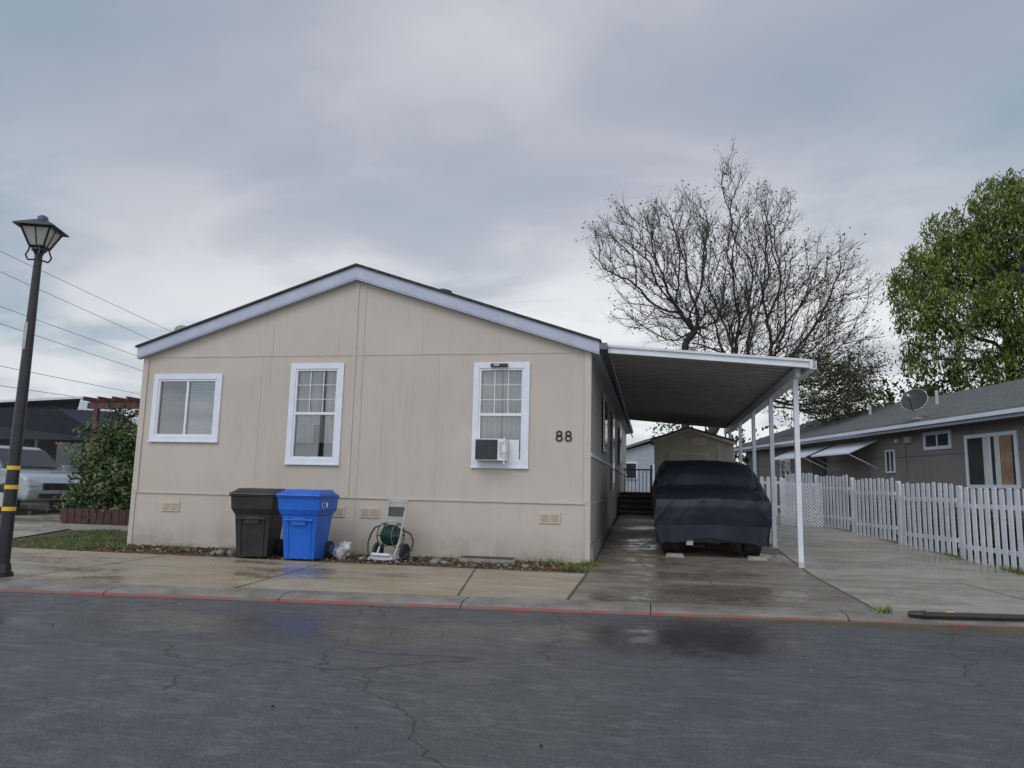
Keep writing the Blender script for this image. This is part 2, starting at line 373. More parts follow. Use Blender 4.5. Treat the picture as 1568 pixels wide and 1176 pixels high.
t.box(-5.30,-5.245,YF-.016,YF-.003,1.0,5.0,M_beige);t.box(-5.12,-5.10,YF-.010,YF-.003,0.03,5.0,M_beige)
for x in (-7.1,-3.68): t.box(x,x+.016,YF-.005,YF-.001,1.0,3.525,M_beige)
for x in (-6.9,-4.0,-2.6): t.box(x,x+.012,YF-.004,YF-.001,3.55,roofz(x)-.25,M_beige)
for x in (XL-.025,XR-.09): t.box(x,x+.11,YF-.024,YF-.003,1.0,roofz(x)-.22,M_beige)
for x in (XL-.025,XR-.07): t.box(x,x+.09,YF-.02,YF-.003,0.0,.965,M_beige)
t.box(XR+.002,XR+.022,YF,YF+.1,0,3.6,M_beige)
t.box(XR+.002,XR+.035,YF+.02,YB,1.77,1.83,M_white)
t.box(XR+.002,XR+.03,YF+.03,YB,.965,1.0,M_beige)
t.box(XR+.002,XR+.06,YF+.05,YB,-.05,.30,M_concb)
t.build('battens_and_trim',house,bevel=.003)
r=MB()
e=.16;YR=YF-.13
for sgn,xe in ((1,XR+e),(-1,XL-.1)):
    zc=5.17;ze=roofz(xe)
    r.prism([(XC,zc+.005),(xe+sgn*.03,ze-.005),(xe+sgn*.03,ze+.03),(XC,zc+.045)],YR-.04,YB+.2,M_shing)
    r.prism([(XC,zc-.215),(xe,ze-.19),(xe,ze),(XC,zc)],YR,YR+.03,M_fascia)
    r.prism([(XC,zc-.245),(xe,ze-.215),(xe,ze-.19),(XC,zc-.215)],YR+.008,YF-.002,M_fascia)
r.box(XR+e-.03,XR+e,YR+.032,YB+.1,roofz(XR+e)-.17,roofz(XR+e)-.003,M_fascia)
r.box(XR+.001,XR+e-.03,YF,YB,roofz(XR+e)-.17,roofz(XR+e)-.15,M_fascia)
r.box(XR+e+.002,XR+e+.13,YR+.0,YB+.1,roofz(XR+e)-.13,roofz(XR+e)-.02,mat('gutter_grey',(.10,.12,.15),(.14,.16,.19),5,.4))
r.box(XL-.1,XL-.07,YR+.032,YB+.1,roofz(XL-.1)-.17,roofz(XL-.1)-.003,M_fascia)
r.build('roof',house)
r=MB()
zz=roofz(-3.95)
r.cyl((-3.95,13.2,zz-.05),(-3.95,13.2,zz+.18),.07,.07,M_dark);r.cyl((-3.95,13.2,zz+.17),(-3.95,13.2,zz+.23),.19,.18,M_dark,16);r.cyl((-3.95,13.2,zz+.23),(-3.95,13.2,zz+.28),.18,.05,M_dark,16)
r.build('roof_vent',house)
r=MB()
zz=roofz(-9.2)
r.cyl((-9.25,12.8,zz),(-9.25,12.8,zz+.25),.02,.02,M_greyp);r.cyl((-9.25,12.8,zz+.30),(-9.21,12.7,zz+.29),.15,.13,M_greyp,16)
r.build('roof_dish',house)
def curtain(mb,x0,x1,z0,z1,y,m_,folds=12,amp=.018):
    n=folds*6;vs=[];fs=[]
    for i in range(n+1):
        x=x0+(x1-x0)*i/n;yy=y+amp*math.sin(i/6*2*math.pi)+amp*.5*math.sin(i*1.7)
        vs+=[(x,yy,z0),(x,yy,z1)]
    for i in range(n): fs.append((2*i,2*i+2,2*i+3,2*i+1))
    mb.add(vs,fs,m_)
def blinds(mb,x0,x1,z0,z1,y,m_,p=.05):
    z=z0
    while z<z1:
        mb.add([(x0,y,z),(x1,y,z),(x1,y+.02,z+p*.96),(x0,y+.02,z+p*.96)],[(0,1,2,3)],m_);z+=p
for (x0,x1,z0,z1,kd) in wins:
    f=MB()
    f.box(x0,x0+T,YF-.035,YF-.001,z0,z1,M_white);f.box(x1-T,x1,YF-.035,YF-.001,z0,z1,M_white)
    f.box(x0+T,x1-T,YF-.035,YF-.001,z1-T,z1,M_white);f.box(x0+T,x1-T,YF-.035,YF-.001,z0,z0+T,M_white)
    f.box(x0-.01,x1+.01,YF-.05,YF-.036,z0-.012,z0+.02,M_white)
    a0,a1,b0,b1=x0+T,x1-T,z0+T,z1-T
    for q in ((a0,a0+.035,b0,b1),(a1-.035,a1,b0,b1)): f.box(q[0],q[1],YF-.02,YF+.05,q[2],q[3],M_vinyl)
    f.box(a0+.035,a1-.035,YF-.02,YF+.05,b1-.035,b1,M_vinyl);f.box(a0+.035,a1-.035,YF-.02,YF+.05,b0,b0+.035,M_vinyl)
    gl=MB()
    i0,i1,j0,j1=a0+.035,a1-.035,b0+.035,b1-.035
    if kd=='slide':
        xm=(i0+i1)/2
        f.box(xm-.022,xm+.022,YF-.012,YF+.05,j0,j1,M_vinyl)
        blinds(gl,i0,xm,j0,j1,YF+.07,M_blindd);blinds(gl,xm,i1,j0,j1,YF+.045,M_blind)
    else:
        zm=(j0+j1)/2
        f.box(i0,i1,YF-.012,YF+.04,zm-.025,zm+.025,M_vinyl)
        for k in (1,2):
            xx=i0+(i1-i0)*k/3;f.box(xx-.008,xx+.008,YF+.0,YF+.012,zm+.025,j1,M_vinyl)
        for k in (1,2):
            zq=zm+(j1-zm)*k/3;f.box(i0,i1,YF-.002,YF+.010,zq-.007,zq+.007,M_vinyl)
        if kd=='hung':
            curtain(gl,i0,i1,zm-.2,j1,YF+.07,M_cur,9);curtain(gl,i0,(i0+i1)/2-.04,j0+.25,zm-.15,YF+.06,M_cur,6);curtain(gl,(i0+i1)/2+.06,i1,j0+.25,zm-.15,YF+.06,M_cur,6)
        else:
            curtain(gl,i0,(i0+i1)/2-.01,j0+.2,j1,YF+.07,M_cur,6);curtain(gl,(i0+i1)/2+.02,i1,j0+.2,j1,YF+.065,M_cur,7)
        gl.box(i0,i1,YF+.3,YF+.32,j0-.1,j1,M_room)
    gl.add([(i0,YF+.02,j0),(i1,YF+.02,j0),(i1,YF+.02,j1),(i0,YF+.02,j1)],[(0,1,2,3)],M_glass)
    f.build('window_frame',house,bevel=.004);gl.build('window_glass',house)
a=MB()
a.box(-2.92,-2.38,YF-.27,YF-.022,1.665,2.03,M_vinyl);a.box(-2.90,-2.52,YF-.282,YF-.272,1.68,2.015,M_dark)
for k in range(9): a.box(-2.90,-2.52,YF-.288,YF-.283,1.70+k*.036,1.705+k*.036,M_dgreyp)
for k in range(9): a.box(-2.49,-2.40,YF-.276,YF-.271,1.72+k*.03,1.735+k*.03,M_greyp)
a.box(-2.378,-2.2,YF-.018,YF+.01,1.68,2.03,M_vinyl)
a.cyl((-2.40,YF-.30,1.60),(-2.40,YF-.30,2.06),.012,.012,M_vinyl,8);a.box(-2.44,-2.37,YF-.31,YF-.275,1.80,1.92,M_white)
a.build('air_conditioner',house,bevel=.006)
a=MB();a.box(-2.72,-2.42,YF-.09,YF-.037,3.29,3.345,M_dark);a.box(-2.66,-2.56,YF-.10,YF-.091,3.30,3.335,M_greyp);a.build('awning_bracket',house,bevel=.004)
for x in (-8.73,-5.48,-4.83,-1.655):
    a=MB();x0,x1,z0,z1=x-.18,x+.18,.645,.825
    a.box(x0,x1,YF-.02,YF-.002,z0,z1,M_vent)
    for (p,q) in ((x0+.03,x-.015),(x+.015,x1-.03)):
        a.box(p,q,YF-.024,YF-.021,z0+.03,z1-.03,M_ventr)
        for k in range(4): a.box(p,q,YF-.03,YF-.025,z0+.045+k*.028,z0+.052+k*.028,M_vent)
    a.build('skirting_vent',house)
a=MB()
for cxn in (-1.515,-1.36):
    for zc_,rr in ((2.065,.042),(2.145,.036)):
        vs=[];fs=[];n_=20
        for i in range(n_):
            th=2*math.pi*i/n_
            for q,yy in ((rr+.015,YF-.016),(rr-.010,YF-.016),(rr+.015,YF-.003),(rr-.010,YF-.003)): vs.append((cxn+q*1.05*math.cos(th),yy,zc_+q*math.sin(th)))
        for i in range(n_):
            j=(i+1)%n_;fs+=[(4*i,4*j,4*j+1,4*i+1),(4*i,4*i+2,4*j+2,4*j),(4*i+1,4*j+1,4*j+3,4*i+3)]
        a.add(vs,fs,M_black)
a.build('house_number',house)
a=MB()
for y,z0,z1,wd in ((15.2,2.0,3.2,1.0),(18.6,1.2,3.2,.95),(23,2.0,3.2,1.2)):
    a.box(XR+.036,XR+.06,y,y+wd,z0,z1,M_white);a.box(XR+.061,XR+.068,y+.09,y+wd-.09,z0+.09,z1-.09,M_cglass)
a.build('side_windows',house)

# ---------------------------------------------------------------- carport
cp=empty('carport')
c=MB()
CX0,CX1=XR+e+.14,2.52;CY0,CY1=12.22,24.5
def cz(x,y): return 3.66-(x-CX0)*.088-(y-CY0)*.006
def slab(x0,x1,y0,y1,o0,o1,m_,mb=c):
    vs=[(x0,y0,cz(x0,y0)+o0),(x1,y0,cz(x1,y0)+o0),(x1,y1,cz(x1,y1)+o0),(x0,y1,cz(x0,y1)+o0)]
    vs+= [(a,b,z+(o1-o0)) for a,b,z in vs]
    mb.add(vs,[(0,3,2,1),(4,5,6,7),(0,1,5,4),(1,2,6,5),(2,3,7,6),(3,0,4,7)],m_)
slab(CX0,CX1,CY0+.04,CY1,-.055,-.045,M_pan)
y=CY0+.1
while y<CY1:
    slab(CX0,CX1,y,y+.03,-.075,-.056,M_pan);y+=.305
slab(CX0,CX1,CY0+.04,CY1,-.04,-.03,M_cpwhite)
slab(CX0,CX1,CY0,CY0+.036,-.135,.0,M_cpwhite)
slab(CX0,CX1,CY0-.03,CY0-.002,-.035,.004,M_cpwhite);slab(CX0,CX1,CY0-.018,CY0-.002,-.135,-.115,M_cpwhite)
slab(CX1+.002,CX1+.05,CY0-.03,CY1,-.15,.0,M_cpwhite)
slab(CX1+.05,CX1+.11,CY0-.03,CY1,-.15,-.135,M_cpwhite);slab(CX1+.10,CX1+.11,CY0-.03,CY1,-.134,-.01,M_cpwhite)
c.build('roof_panels',cp)
c=MB()
slab(2.36,2.44,12.5,CY1,-.24,-.087,M_cpwhite,c)
c.build('beam',cp)
c=MB()
for y in (12.76,15.33,17.9,20.5,23.1):
    c.box(2.36,2.44,y-.04,y+.04,H(y)-.02,cz(2.4,y)-.241,M_cpwhite)
    c.box(2.335,2.465,y-.065,y+.065,H(y)+.003,H(y)+.013,M_metal)
    c.box(2.354,2.446,y-.046,y+.046,H(y)+.014,H(y)+.10,M_metal)
c.build('posts',cp,bevel=.006)
c=MB();prev=None
for k in range(60):
    y=12.4+k*.3;q=Vector((XR+.28,y,3.40-.04*math.sin(k*math.pi/4)**2))
    if prev is not None: c.cyl(prev,q,.006,.006,M_dark,4,caps=False)
    if k%2: c.cyl(q,q-Vector((0,0,.07)),.018,.024,M_dark,6)
    prev=q
c.build('string_lights',cp)

# ---------------------------------------------------------------- shed
sh=empty('garden_shed');s=MB();sx0,sx1,sy=.12,2.3,21.2
pk=1.05
s.prism([(sx0,.3),(sx1,.3),(sx1,2.62),(pk,2.98),(sx0,2.66)],sy,sy+2.4,M_tar)
s.build('walls',sh)
s=MB()
s.prism([(sx0-.1,2.64),(pk,2.99),(pk,3.03),(sx0-.1,2.68)],sy-.12,sy+2.5,M_shing)
s.prism([(pk,2.99),(sx1+.1,2.60),(sx1+.1,2.64),(pk,3.03)],sy-.12,sy+2.5,M_shing)
s.prism([(sx0-.08,2.55),(pk,2.90),(pk,2.985),(sx0-.08,2.635)],sy-.1,sy-.07,M_beige)
s.prism([(pk,2.90),(sx1+.08,2.51),(sx1+.08,2.595),(pk,2.985)],sy-.1,sy-.07,M_beige)
s.build('roof',sh)
s=MB();s.box(.5,1.6,sy-.03,sy-.002,.45,2.3,M_beige);s.box(.56,1.54,sy-.04,sy-.031,.5,2.25,M_tar)
s.box(1.15,1.55,sy-.03,sy-.003,2.52,2.72,M_vent);s.box(1.34,1.36,sy-.035,sy-.031,2.52,2.72,M_ventr);s.box(1.85,1.95,sy-.02,sy-.003,.3,2.55,M_beige);s.build('door_and_vent',sh)

# entry steps and rail
st=empty('entry_steps');s=MB()
for k in range(4):
    s.box(-.96,.06,22.6+.3*k,24.7+.28*k,.30,.53+.155*k,M_dark);s.box(-.96,.08,22.56+.3*k,22.88+.3*k,.532+.155*k,.575+.155*k,M_step)
s.box(-.96,.08,23.86,27.5,.5,1.10,M_dark);s.box(-.96,.08,23.84,27.5,1.102,1.14,M_step);s.build('treads',st)
s=MB()
for k in range(8): s.box(-.93+k*.13,-.905+k*.13,26.4,26.425,1.14,1.9,M_black)
s.box(-.96,.08,26.39,26.44,1.9,1.95,M_black)
s.cyl((.02,22.6,.5),(.02,22.6,1.45),.025,.025,M_step,8);s.cyl((.02,22.6,1.45),(.02,23.9,2.0),.025,.025,M_step,8);s.cyl((.02,23.9,1.1),(.02,23.9,2.0),.03,.03,M_step,8)
for k in range(6): s.cyl((.02,22.8+k*.2,.65+k*.1),(.02,22.8+k*.2,1.53+k*.083),.01,.01,M_black,6)
s.build('railing',st)
bh=MB();bh.prism([(-3.5,.5),(3.2,.5),(3.2,3.6),(.2,4.5),(-3.5,3.4)],52,60,M_bluehouse)
bh.prism([(-3.9,3.3),(.2,4.65),(3.6,3.5),(3.6,3.65),(.2,4.85),(-3.9,3.45)],51.6,60,M_nroof)
bh.box(-1.9,-.9,51.9,51.99,1.9,3.1,M_white);bh.box(-1.8,-1.0,51.85,51.895,2.0,3.0,M_cglass);bh.box(.2,1.1,51.9,51.99,1.6,3.0,M_white)
bh.build('pale_blue_house')

# ---------------------------------------------------------------- covered car
cc=empty('covered_car');b=MB()
cx=1.07
secs=[(13.47,.99,.95,.56),(13.45,1.0,.96,.70),(13.44,1.01,.96,.88),(13.48,1.02,.95,1.02),(13.66,1.03,.93,1.12),(13.98,1.04,.90,1.17),(14.14,1.04,.88,1.22),
(14.26,1.04,.86,1.44),(14.40,1.04,.84,1.60),(14.70,1.04,.83,1.66),(15.6,1.04,.83,1.68),(16.7,1.04,.82,1.67),(17.2,1.03,.80,1.60),(17.42,1.0,.76,1.2),(17.46,.95,.74,.6)]
nu=70;vs=[];fs=[];SUB=14
def lerp(a,b,t): return a+(b-a)*t
rows=[]
for i in range(len(secs)-1):
    for k in range(SUB):
        t=k/SUB;rows.append([lerp(secs[i][q],secs[i+1][q],t) for q in range(4)])
rows.append(list(secs[-1]))
R2=np.array(rows)
for _ in range(8): R2[1:-1]=(R2[:-2]+2*R2[1:-1]+R2[2:])/4
def sect(wb,wt,zt,hem):
    z1=min(zt-.02,1.12)
    low=[(wb*.93,hem),(wb*.97,lerp(hem,z1,.35)),(wb,lerp(hem,z1,.7)),(wb*.985,lerp(hem,z1,.93))]
    k_=max(0,min(1,(zt-1.18)/.12))
    A=[(lerp(wb,wt,.30),lerp(z1,zt,.3)),(lerp(wb,wt,.75),lerp(z1,zt,.75)),(wt*.99,zt-.07),(wt*.93,zt-.015)]
    B=[(lerp(wb,wt,.6),lerp(z1,zt,.45)),(wt*.98,lerp(z1,zt,.75)),(wt*.9,lerp(z1,zt,.9)),(wt*.8,zt)]
    low+=[(lerp(b_[0],a_[0],k_),lerp(b_[1],a_[1],k_)) for a_,b_ in zip(A,B)]
    low+=[(wt*.45,zt+.01),(0,zt+.02)]
    return low
W_=nu*2-1
def crease(p,k):
    return (1-min(1,abs(mn.noise(p))*k))**2
for r_ in R2:
    y,wb,wt,zt=r_
    hem=.33+.04*math.sin(y*3.1)+.02*math.sin(y*9)
    hem=min(hem,zt-.10)
    L_=sect(wb,wt,zt,hem);full=[(-x,z) for x,z in L_]+[(x,z) for x,z in L_[::-1][1:]]
    full=np.array(full);tt=np.linspace(0,len(full)-1,W_)
    X=np.interp(tt,range(len(full)),full[:,0]);Z=np.interp(tt,range(len(full)),full[:,1])
    for q in range(3):
        X[1:-1]=(X[:-2]+2*X[1:-1]+X[2:])/4;Z[1:-1]=(Z[:-2]+2*Z[1:-1]+Z[2:])/4
    for j,(x,z) in enumerate(zip(X,Z)):
        n=mn.noise(Vector((x*2.2,y*1.2,z*1.1)))*.035
        # long drape creases fanning down from the roof corners and along the bonnet
        f_=crease(Vector((x*1.7+z*1.1*(1 if x>0 else -1),y*.7,z*.55+3)),4.5)*.016+crease(Vector((x*2.6-z*.9,y*1.0+5,z*.8)),6)*.009
        sx_=1 if x>0 else -1
        side=min(1,abs(x)/.8)
        fr_=max(0,min(1,(14.6-y)/.4))
        vs.append((cx+x+sx_*side*(n+f_*.7),y-(f_+n)*fr_,z+(n*.5+f_*.7)*(1 if z>.6 else .2)+H(y)))
for i in range(len(R2)-1):
    for j in range(W_-1): fs.append((i*W_+j,i*W_+j+1,(i+1)*W_+j+1,(i+1)*W_+j))
b.add(vs,fs,M_navy)
base_row=vs[:W_];fl=[];ff=[];nr=6
for q in range(nr+1):
    t=q/nr
    for j in range(W_):
        x,y,z=base_row[j];x-=cx
        zb=.33+H(13.5)+.05*math.cos(x*3.3)+.012*math.sin(j*.4)-.04
        zb=min(zb,z-.005)
        fl.append((cx+x*(1-.02*t),y+t*(.010*math.sin(j*.42)+.008*math.sin(j*.17)-.004),lerp(z,zb,t)))
for q in range(nr):
    for j in range(W_-1): ff.append((q*W_+j,(q+1)*W_+j,(q+1)*W_+j+1,q*W_+j+1))
b.add(fl,ff,M_navy)
b.build('fabric_cover',cc,smooth=True)
b=MB()
for x in (.36,1.78):
    for y in (13.98,16.7):
        z=H(y)+.34
        b.cyl((x-.11,y,z),(x+.11,y,z),.335,.335,M_rub,28);b.torus((x-.09,y,z),(1,0,0),.29,.06,M_rub,28);b.torus((x+.09,y,z),(1,0,0),.29,.06,M_rub,28)
        b.cyl((x-.115,y,z),(x+.115,y,z),.19,.19,M_metal,18)
b.cyl((.5,14.1,H(14)+.3),(1.64,14.1,H(14)+.3),.05,.05,M_dark);b.cyl((1.25,14.1,H(14)+.3),(1.42,14.1,H(14)+.3),.12,.12,M_dark)
b.box(.35,1.8,13.62,13.78,.33,.46,M_dark);b.box(.5,1.64,13.9,17.3,.45,.62,M_dark)
b.cyl((.6,13.8,.4),(.6,14.2,.35),.03,.03,M_metal);b.box(.62,.74,13.58,13.66,.27,.36,M_metal)
b.build('wheels_and_chassis',cc,bevel=.008)
b=MB()
for x in (.42,1.82): b.frus((x-.17,x+.17,13.42,13.66,H(13.5)-.005),(x-.14,x+.14,13.47,13.66,H(13.5)+.055),M_concb)
b.build('wheel_chocks',cc,bevel=.01)

# ---------------------------------------------------------------- bins
def bin_(x,y,M_,rot,name):
    par=empty(name);Mx=Matrix.Translation((x,y,0))@Matrix.Rotation(rot,4,'Z');b=MB()
    b.frus((-.245,.245,0,.50,.03),(-.285,.285,-.07,.62,.70),M_,Mx)
    b.frus((-.29,.29,-.075,.63,.702),(-.335,.335,-.12,.68,.79),M_,Mx)
    b.frus((-.335,.335,-.12,.68,.792),(-.345,.345,-.14,.70,.985),M_,Mx)
    b.box(-.365,.365,-.16,.72,.987,1.015,M_,Mx)
    b.box(-.12,.12,-.10,-.085,.56,.68,M_,Mx);b.cyl((-.24,-.11,.64),(.24,-.11,.64),.018,.018,M_,10,Mx)
    for sx in (-.2,.17): b.frus((sx,sx+.03,-.02,.1,.05),(sx,sx+.03,-.085,.1,.68),M_,Mx)
    b.build('body',par,bevel=.012)
    b=MB()
    b.frus((-.37,.37,-.19,.66,1.018),(-.36,.36,-.17,.64,1.05),M_,Mx)
    b.frus((-.34,.34,-.14,.60,1.051),(-.29,.29,.02,.55,1.115),M_,Mx)
    b.cyl((-.30,.76,1.0),(.30,.76,1.0),.02,.02,M_,10,Mx)
    for sx in (-.28,0,.25): b.box(sx,sx+.03,.64,.77,.975,1.02,M_,Mx)
    b.build('lid',par,bevel=.012)
    b=MB()
    for sx in (-1,1):
        b.cyl((sx*.25,.57,.14),(sx*.32,.57,.14),.14,.14,M_rub,24,Mx);b.cyl((sx*.30,.57,.14),(sx*.325,.57,.14),.08,.08,M_,16,Mx)
    b.cyl((-.3,.57,.14),(.3,.57,.14),.015,.015,M_metal,8,Mx)
    b.build('wheels',par,bevel=.01);return par,Mx
bin_(-6.30,10.92,M_binblk,math.radians(9),'wheelie_bin')
p_,Mx=bin_(-5.47,10.90,M_binblu,math.radians(4),'wheelie_bin')
b=MB()
for k in range(3):
    a0=k*2.09+.3
    pp=[(.345+.003,.02+.05*math.cos(a0+q*.35),.88+.05*math.sin(a0+q*.35)) for q in range(5)];b.path(pp,.006,M_white,5,Mx)
b.box(.3525,.354,.12,.2,.84,.92,M_white,Mx);b.build('recycle_logo',p_)
b=MB()
for k,(x,y,z,r_) in enumerate(((-4.98,11.45,.11,.13),(-4.90,11.42,.19,.09),(-5.06,11.5,.09,.10))): b.blob((x,y,z),r_,M_bag,18,12,.6,1,k)
b.build('plastic_bag',smooth=True)

# hose reel cart
hc=empty('hose_reel_cart');hx,hy=-4.2,11.62;b=MB();Mh=Matrix.Translation((hx,hy,0))@Matrix.Rotation(math.radians(-14),4,'Z')
for sx in (-.17,.17):
    b.path([(sx,-.18,.05),(sx,-.02,.32),(sx,.16,.96)],.020,M_greyp,8,Mh)
b.box(-.19,.19,.13,.18,.92,.98,M_greyp,Mh)
b.box(-.15,.15,.09,.13,.70,.86,M_dgreyp,Mh);b.box(-.15,.15,.05,.08,.60,.64,M_greyp,Mh)
b.frus((-.24,.24,-.34,-.0,.02),(-.2,.2,-.28,-.02,.09),M_greyp,Mh)
b.box(-.17,.17,-.32,-.27,.09,.13,M_white,Mh)
b.build('frame',hc,bevel=.008)
b=MB();b.cyl((-.13,-.02,.40),(.13,-.02,.40),.10,.10,M_dark,16,Mh)
for sx in (-.145,.13): b.torus((sx,-.02,.40),(1,0,0),.19,.012,M_dgreyp,24,6,Mh);b.cyl((sx,-.02,.22),(sx,-.02,.58),.012,.012,M_dgreyp,6,Mh);b.cyl((sx,-.2,.40),(sx,.16,.40),.012,.012,M_dgreyp,6,Mh)
for k in range(9): b.torus((-.12+k*.03,-.02,.40),(1,0,0),.12+.02*(k%2)+(.02 if 2<k<7 else 0),.016,M_green,20,6,Mh)
b.build('reel',hc,smooth=True)
b=MB()
for sx in (-.27,.25): b.torus((sx,.02,.14),(1,0,0),.11,.032,M_rub,24,8,Mh);b.cyl((sx-.02,.02,.14),(sx+.02,.02,.14),.085,.085,M_dark,16,Mh)
pts=[(-.2,-.05,.55),(-.28,-.08,.52),(-.34,-.1,.42),(-.38,-.12,.28),(-.35,-.16,.14),(-.28,-.22,.05),(-.1,-.38,.02),(.1,-.40,.02),(.28,-.30,.03),(.36,-.15,.08),(.42,-.05,.18),(.42,0,.32),(.36,0,.44),(.2,0,.5)]
b.path(pts,.014,M_dark,8,Mh);b.build('wheels_and_hose',hc)

b=MB();b.box(-3.08,-2.15,11.72,12.02,-.01,.07,M_concb);b.box(-3.05,-2.2,11.74,12.0,.071,.085,M_dark);b.build('concrete_step_block',bevel=.01)
b=MB()
for k in range(26):
    x=random.uniform(-9.3,-1.2);y=random.uniform(11.1,11.9);r_=random.uniform(.02,.06)
    if k<3: x=[-3.35,-7.1,-6.9][k];y=11.35;r_=.10
    if k>=3 and k<6: x=[-3.2,-7.2,-1.9][k-3];y=11.3;r_=.07
    b.blob((x,y,r_*.3),r_,M_stone,8,5,.5,.6,k)
b.build('stones',smooth=True)

# ---------------------------------------------------------------- leaf utilities
def leaf_obj(name,C,size,mats,widx,parent=None,aspect=.4,droop=0.0,flat=False):
    C=np.asarray(C,float);n=len(C)
    size=np.full(n,size)*rng.uniform(.6,1.35,n)
    d=rng.normal(size=(n,3));d[:,2]-=droop*1.6
    if flat: d[:,2]*=.12
    d/=np.linalg.norm(d,axis=1)[:,None]
    q=rng.normal(size=(n,3))
    if flat: q[:,2]*=.3
    u=np.cross(d,q);u/=np.linalg.norm(u,axis=1)[:,None]+1e-9
    V=np.empty((n,4,3));h=size[:,None]
    V[:,0]=C-d*h*.5;V[:,1]=C+u*h*aspect*.5;V[:,2]=C+d*h*.5;V[:,3]=C-u*h*aspect*.5
    me=bpy.data.meshes.new(name);me.vertices.add(n*4);me.vertices.foreach_set('co',V.reshape(-1))
    me.loops.add(n*4);me.loops.foreach_set('vertex_index',np.arange(n*4,dtype=np.int32))
    me.polygons.add(n);me.polygons.foreach_set('loop_start',np.arange(0,n*4,4,dtype=np.int32))
    try: me.polygons.foreach_set('loop_total',np.full(n,4,dtype=np.int32))
    except Exception: pass
    for m_ in mats: me.materials.append(m_)
    me.polygons.foreach_set('material_index',np.asarray(widx,dtype=np.int32))
    me.update(calc_edges=True);me.validate()
    o=bpy.data.objects.new(name,me);scene.collection.objects.link(o)
    if parent: o.parent=parent
    return o
def grow(trunks,pts,bf=.22,low=.6):
    nodes=[];par=[];path=[];pen0=[]
    for tr in trunks:
        last=-1
        for k,p in enumerate(tr):
            nodes.append(p);par.append(last);path.append(0 if last<0 else path[last]+float(np.linalg.norm(np.array(p)-np.array(nodes[last]))));last=len(nodes)-1
            pen0.append(50 if k<len(tr)*low else 0)
    nt=len(nodes)
    tips=np.array([t_[-1] for t_ in trunks])
    dd=np.min(np.linalg.norm(pts[:,None,:]-tips[None],axis=2),axis=1)
    pts=pts[np.argsort(dd)]
    A=np.zeros((nt+len(pts),3));A[:nt]=nodes;PL=np.zeros(nt+len(pts));PL[:nt]=path;P=list(par)
    pen=np.zeros(nt+len(pts));pen[:nt]=pen0
    for i,p in enumerate(pts):
        n=nt+i
        d=np.linalg.norm(A[:n]-p,axis=1)
        c_=d+bf*PL[:n]+pen[:n]+np.maximum(0,A[:n,2]-p[2])*.45
        j=int(np.argmin(c_));A[n]=p;PL[n]=PL[j]+d[j];P.append(j)
    return A,np.array(P),nt
def tree_mesh(name,A,P,parent,r0=.012,expo=2.2,mat_=None,jit=.12,rmax=.4,smooth_it=2,nt=0):
    n=len(A);w_=np.zeros(n);ch=np.zeros(n,int)
    for i in range(n):
        if P[i]>=0: ch[P[i]]+=1
    for i in range(n-1,-1,-1):
        if ch[i]==0: w_[i]=1
        if P[i]>=0: w_[P[i]]+=w_[i]
    main=np.full(n,-1)
    for i in range(n):
        j=P[i]
        if j>=0 and (main[j]<0 or w_[i]>w_[main[j]]): main[j]=i
    for _ in range(smooth_it):
        B=A.copy()
        for i in range(nt,n):
            if main[i]>=0: B[i]=A[i]*.5+(A[P[i]]+A[main[i]])*.25
        A[:]=B
    r=np.minimum(r0*np.power(w_,1/expo),rmax)
    mb=MB()
    for i in range(n):
        j=P[i]
        if j<0: continue
        a=Vector(A[j]);b_=Vector(A[i]);l=(b_-a).length
        mid=(a+b_)/2+Vector(rng.normal(size=3))*l*jit*.5
        ra=min(r[j],r[i]*1.3);rb=r[i];k=4 if rb<.04 else (6 if rb<.12 else 9)
        mb.cyl(a,mid,ra,(ra+rb)/2,mat_,k,caps=False);mb.cyl(mid,b_,(ra+rb)/2,rb,mat_,k,caps=False)
    mb.build(name,parent,smooth=True)
    return ch
def twigs(name,A,ch,P,parent,per,ln,mat_,r=.009,up=.5,start=0,cen=None):
    mb=MB();tips=[]
    for i in range(start,len(A)):
        k=per if ch[i]==0 else max(1,per//2)
        a=Vector(A[i]);pd=(a-Vector(A[P[i]])).normalized() if P[i]>=0 else Vector((0,0,1))
        out=(a-Vector(cen)).normalized() if cen else Vector((0,0,0))
        for _ in range(k):
            d=(pd*.7+out*.5+Vector(rng.normal(size=3))*.48+Vector((0,0,up))).normalized();l=ln*rng.uniform(.4,1.4)
            m1=a+d*l*.5;d2=(d+Vector(rng.normal(size=3))*.25+Vector((0,0,up*.4))).normalized();e_=m1+d2*l*.5
            mb.cyl(a,m1,r,r*.75,mat_,3,caps=False);mb.cyl(m1,e_,r*.75,r*.35,mat_,3,caps=False)
            tips.append(tuple(e_));tips.append(tuple(m1))
            for _q in range(2):
                d3=(d2+Vector(rng.normal(size=3))*.6).normalized();f_=m1+d3*l*.45
                mb.cyl(m1,f_,r*.6,r*.3,mat_,3,caps=False);tips.append(tuple(f_))
    mb.build(name,parent);return np.array(tips)
def blobpts(blobs,n,shell=.5):
    vol=np.array([b_[3]*b_[4]*b_[5] for b_ in blobs]);cnt=(vol/vol.sum()*n).astype(int)+3;out=[]
    for b_,k in zip(blobs,cnt):
        d=rng.normal(size=(k,3));d/=np.linalg.norm(d,axis=1)[:,None]
        r=rng.uniform(0,1,k)**(1/3);r=r*(1-shell)+shell*rng.uniform(.75,1,k)*(r>.3)+shell*r*(r<=.3)
        out.append(np.array(b_[:3])+d*r[:,None]*np.array(b_[3:6]))
    return np.vstack(out)
